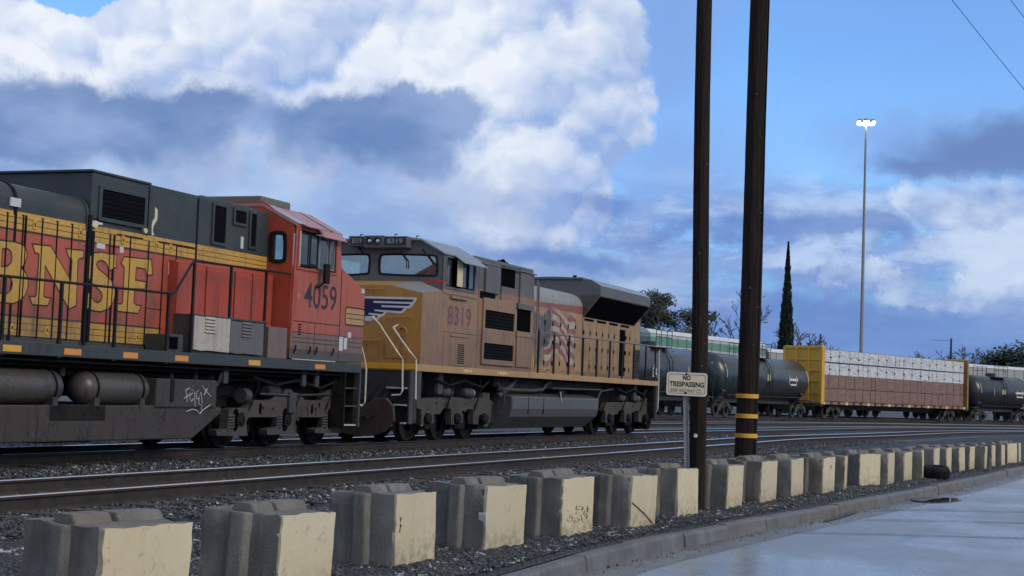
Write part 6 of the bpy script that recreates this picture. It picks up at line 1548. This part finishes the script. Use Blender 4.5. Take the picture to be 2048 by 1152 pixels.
def tree(name, label, base, h, seed, bark, leaf=None, depth=4, spread=.55, up_=.12, trunk=.3, nl=16, lr=.6, ls=.22, group='trees beyond the rail yard', r0=None):
    rr = random.Random(seed); t = thing(name, label, 'tree', base, 0, group); mb = MB(); tips = []
    r0 = r0 or h * .022
    grow_branches(mb, tips, Vector((0, 0, -.5)), Vector((rr.uniform(-.06, .06), rr.uniform(-.06, .06), 1)), h * trunk, r0, depth, rr, spread, up_, 7)
    top_ = max(p.z for p in tips); k = h / top_
    mb.v = [(x * k, y * k, z * k) for x, y, z in mb.v]; tips = [p * k for p in tips]
    rawbuild(mb, 'trunk', bark, t)
    if leaf: m2 = MB(); leaves(m2, tips, nl, lr, ls, rr); tag(rawbuild(m2, 'crown', leaf, t), kind='stuff')
    return t
tree('eucalyptus_tree', 'grey-green leafy tree with pale limbs just right of the tan locomotive', ((24.165, 240.0, -0.3)), 17.5, 3, PALEB, LEAF_E, depth=6, spread=.7, trunk=.26, nl=16, lr=.5, ls=.3, r0=.42)
tree('bushy_tree', 'low brownish twiggy tree beside the leafy one, left of the thin pole', ((24.249, 225.0, -0.3)), 12.0, 8, TWIG, leaf_mat('dry_leaves', (0.05, 0.045, 0.035), (0.10, 0.085, 0.065)), depth=5, spread=.8, nl=6, lr=.5, ls=.2)
tree('bare_tree', 'tall leafless tree seen between the two poles', ((34.057, 240.0, -0.3)), 19.0, 21, DARKBARK, depth=6, spread=.6, up_=.14, trunk=.24, r0=.32)
tree('bare_bush', 'leafless twiggy tree at the foot of the cypress', ((31.966, 178.0, -0.3)), 11.0, 31, TWIG, depth=6, spread=.75, up_=.05, trunk=.25)
tree('bare_bush', 'leafless rounded tree right of the cypress above the lumber car', ((34.47, 180.0, -0.3)), 10.0, 44, DARKBARK, depth=6, spread=.7, up_=.05, trunk=.25)
tree('bare_bush', 'leafless tree left of the cypress beside the banded pole', ((30.296, 180.0, -0.3)), 8.6, 52, TWIG, depth=5, spread=.7, up_=.05, trunk=.25)
for i, b_ in enumerate([(56.318, 210.0, -0.3),(60.04, 210.0, -0.3),(62.95, 210.0, -0.3)]): tree('bare_bush', ('faint leafless tree above the lumber car, left of the far utility pole', 'faint leafless tree right behind the far utility pole', 'faint leafless tree between the far utility pole and the green trees')[i], b_, (9.4, 10.6, 10.0)[i], 60 + i, TWIG, depth=6, spread=.75, up_=.05, trunk=.22, r0=.12)
for i, b_ in enumerate([(61.093, 195.0, -0.3),(63.104, 195.0, -0.3),(65.618, 195.0, -0.3)]): tree('green_tree', ('small dark green tree left of the big rounded one at the right edge', 'large rounded dark green tree at the right edge', 'dark green tree cut off by the right edge')[i], b_, (6.4, 9.3, 8.6)[i], 80 + i, DARKBARK, LEAF_B, depth=5, spread=.75, nl=22, lr=.75, ls=.3)
# cypress: a tight column of foliage sprays
cy = thing('cypress_tree', 'tall narrow dark cypress rising right of the banded pole', 'tree', (30.612, 172.0, -0.3), 0, 'trees beyond the rail yard'); rr = random.Random(5); HC = 19.51
rawbuild(MB().tube([(0, 0, -.5), (0, 0, HC * .5), (0, 0, HC * .98)], .22, 7, .03), 'trunk', DARKBARK, cy)
mb = MB()
for k in range(14000):
    z = HC * (1 - rr.random() ** 0.75); f = z / HC
    rad = .84 * min(1, (1 - f) * 1.55 + .03) * (0.7 + .3 * min(1, f * 6)) * (1 + .06 * math.sin(z * 2.7) + .05 * math.sin(z * 6.1 + 1))
    a = rr.uniform(0, 6.283); q = rad * rr.random() ** .35 * (1 + .10 * abs(rr.gauss(0, 1))); c = Vector((q * math.cos(a), q * math.sin(a), z))
    d = Vector((math.cos(a) * .25, math.sin(a) * .25, 1)) + Vector((rr.gauss(0, .2), rr.gauss(0, .2), 0)); d.normalize(); b = d.orthogonal().normalized(); s = rr.uniform(.14, .34)
    b = (b * math.cos(rr.uniform(0, 6)) + d.cross(b) * math.sin(rr.uniform(0, 6)))
    mb.add([c - d * s, c + b * s * .3, c + d * s, c - b * s * .3], [(0, 1, 2, 3)])
tag(rawbuild(mb, 'crown', LEAF_C, cy), kind='stuff')

# ------------------------------------------------------------------ light mast, far poles, wires
ms = thing('light_mast', 'tall slim grey light mast with a ring of lit lamps', 'light mast', (33.992, 150.0, -0.3))
MASTM = paint('galvanised_mast', (0.30, 0.31, 0.31), (0.16, 0.15, 0.14), 0.3, 0.3, 0.45)
P0(MB().tube([(0, 0, -.5), (0, 0, 29.5 / 2), (0, 0, 29.5)], .215, 14, .09), 'mast_shaft', MASTM, ms)
P0(MB().lathe([(29.5 - .25, .12), (29.5 - .25, .9), (29.5 - .15, .92), (29.5 - .1, .3), (29.5 + .05, .12), (29.5 + .05, 0)], 'z', (0, 0, 0), 20), 'lamp_ring', MASTM, ms)
LAMP = plain('lit_lamp', (0.9, 0.92, 0.95), 0.4, emit=(0.95, 0.97, 1.0), es=16.0)
for k in range(6):
    a = R(20 + 60 * k); c = (0.66 * math.cos(a), 0.66 * math.sin(a), 29.5)
    l_ = P0(MB().lathe([(-.10, .30), (.05, .26), (.14, .1), (.15, 0)], 'z', c, 14), 'lamp_housing', MASTM, ms); P0(MB().lathe([(-.11, 0), (-.36, .16), (-.30, .27), (-.12, .30)], 'z', c, 14), 'lamp_glass', LAMP, l_)
for (b_, h, lab, arm) in [((56.923, 200.0, -0.3), 10.81, "far dark utility pole with a cross-arm above the lumber car", True), ((40.04, 200.0, -0.3), 10.76, "far thin dark post just above the end of the lumber car", False)]:
    t = thing('utility_pole', lab, 'pole', b_, 0, 'far utility poles'); P0(MB().tube([(0, 0, -.4), (0, 0, h)], .17, 8, .12), 'shaft', DARKBARK, t)
    if arm:
        P0(MB().box(-2.6, .1, -.03, .03, h - .33, h - .29), 'cross_arm', DARKBARK, t)
        for x in (-1.4, 1.5): P0(MB().lathe([(-.12, .1), (.12, .12), (.14, 0)], 'z', (x, 0, h - 3.2), 8), 'insulator', DARKBARK, t)
WIRE = plain('dark_wire', (0.03, 0.03, 0.035), 0.5)
for pts, lab in [(((3.857, 24.6, 11.9), (15.199, 36.0, 5.28)), "thin overhead wire slanting down through the upper right corner"), (((3.868, 24.6, 13.4), (15.187, 36.0, 6.69)), "thin overhead wire just clipping the upper right corner of the photo")]:
    a, b = Vector(pts[0]), Vector(pts[1]); l = []
    for k in range(17): f = k / 16; p = a.lerp(b, f); p.z -= 4 * f * (1 - f) * 0.25; l.append(tuple(p - a))
    o = MB().tube(l, 0.0065, 6).build('overhead_wire', WIRE, loc=tuple(a)); tag(o, lab, 'wire', 'overhead wires at the upper right')

# dry weeds in the yard
WEED = leaf_mat('dry_weed_blades', (0.10, 0.085, 0.04), (0.20, 0.17, 0.09)); rr = random.Random(9); mb = MB()
for cx, cy in [(18.965, 83.317), (19.72, 85.669), (10.918, 84.531), (11.134, 84.936), (24.994, 99.556), (26.476, 95.091), (14.473, 85.613)]:
    for k in range(70):
        p = Vector((cx + rr.gauss(0, .28), cy + rr.gauss(0, .5), 0.1)); d = Vector((rr.gauss(0, .35), rr.gauss(0, .35), 1)).normalized() * rr.uniform(.12, .34); s = d.orthogonal().normalized() * .012
        mb.add([p - s, p + s, p + d], [(0, 1, 2)])
me = bpy.data.meshes.new('dry_weeds'); me.from_pydata([tuple(v) for v in mb.v], [], mb.f); me.materials.append(WEED); me.update()
tag(obj('dry_weeds', me), 'sparse dry weeds growing between the far tracks', 'weeds', kind='stuff')
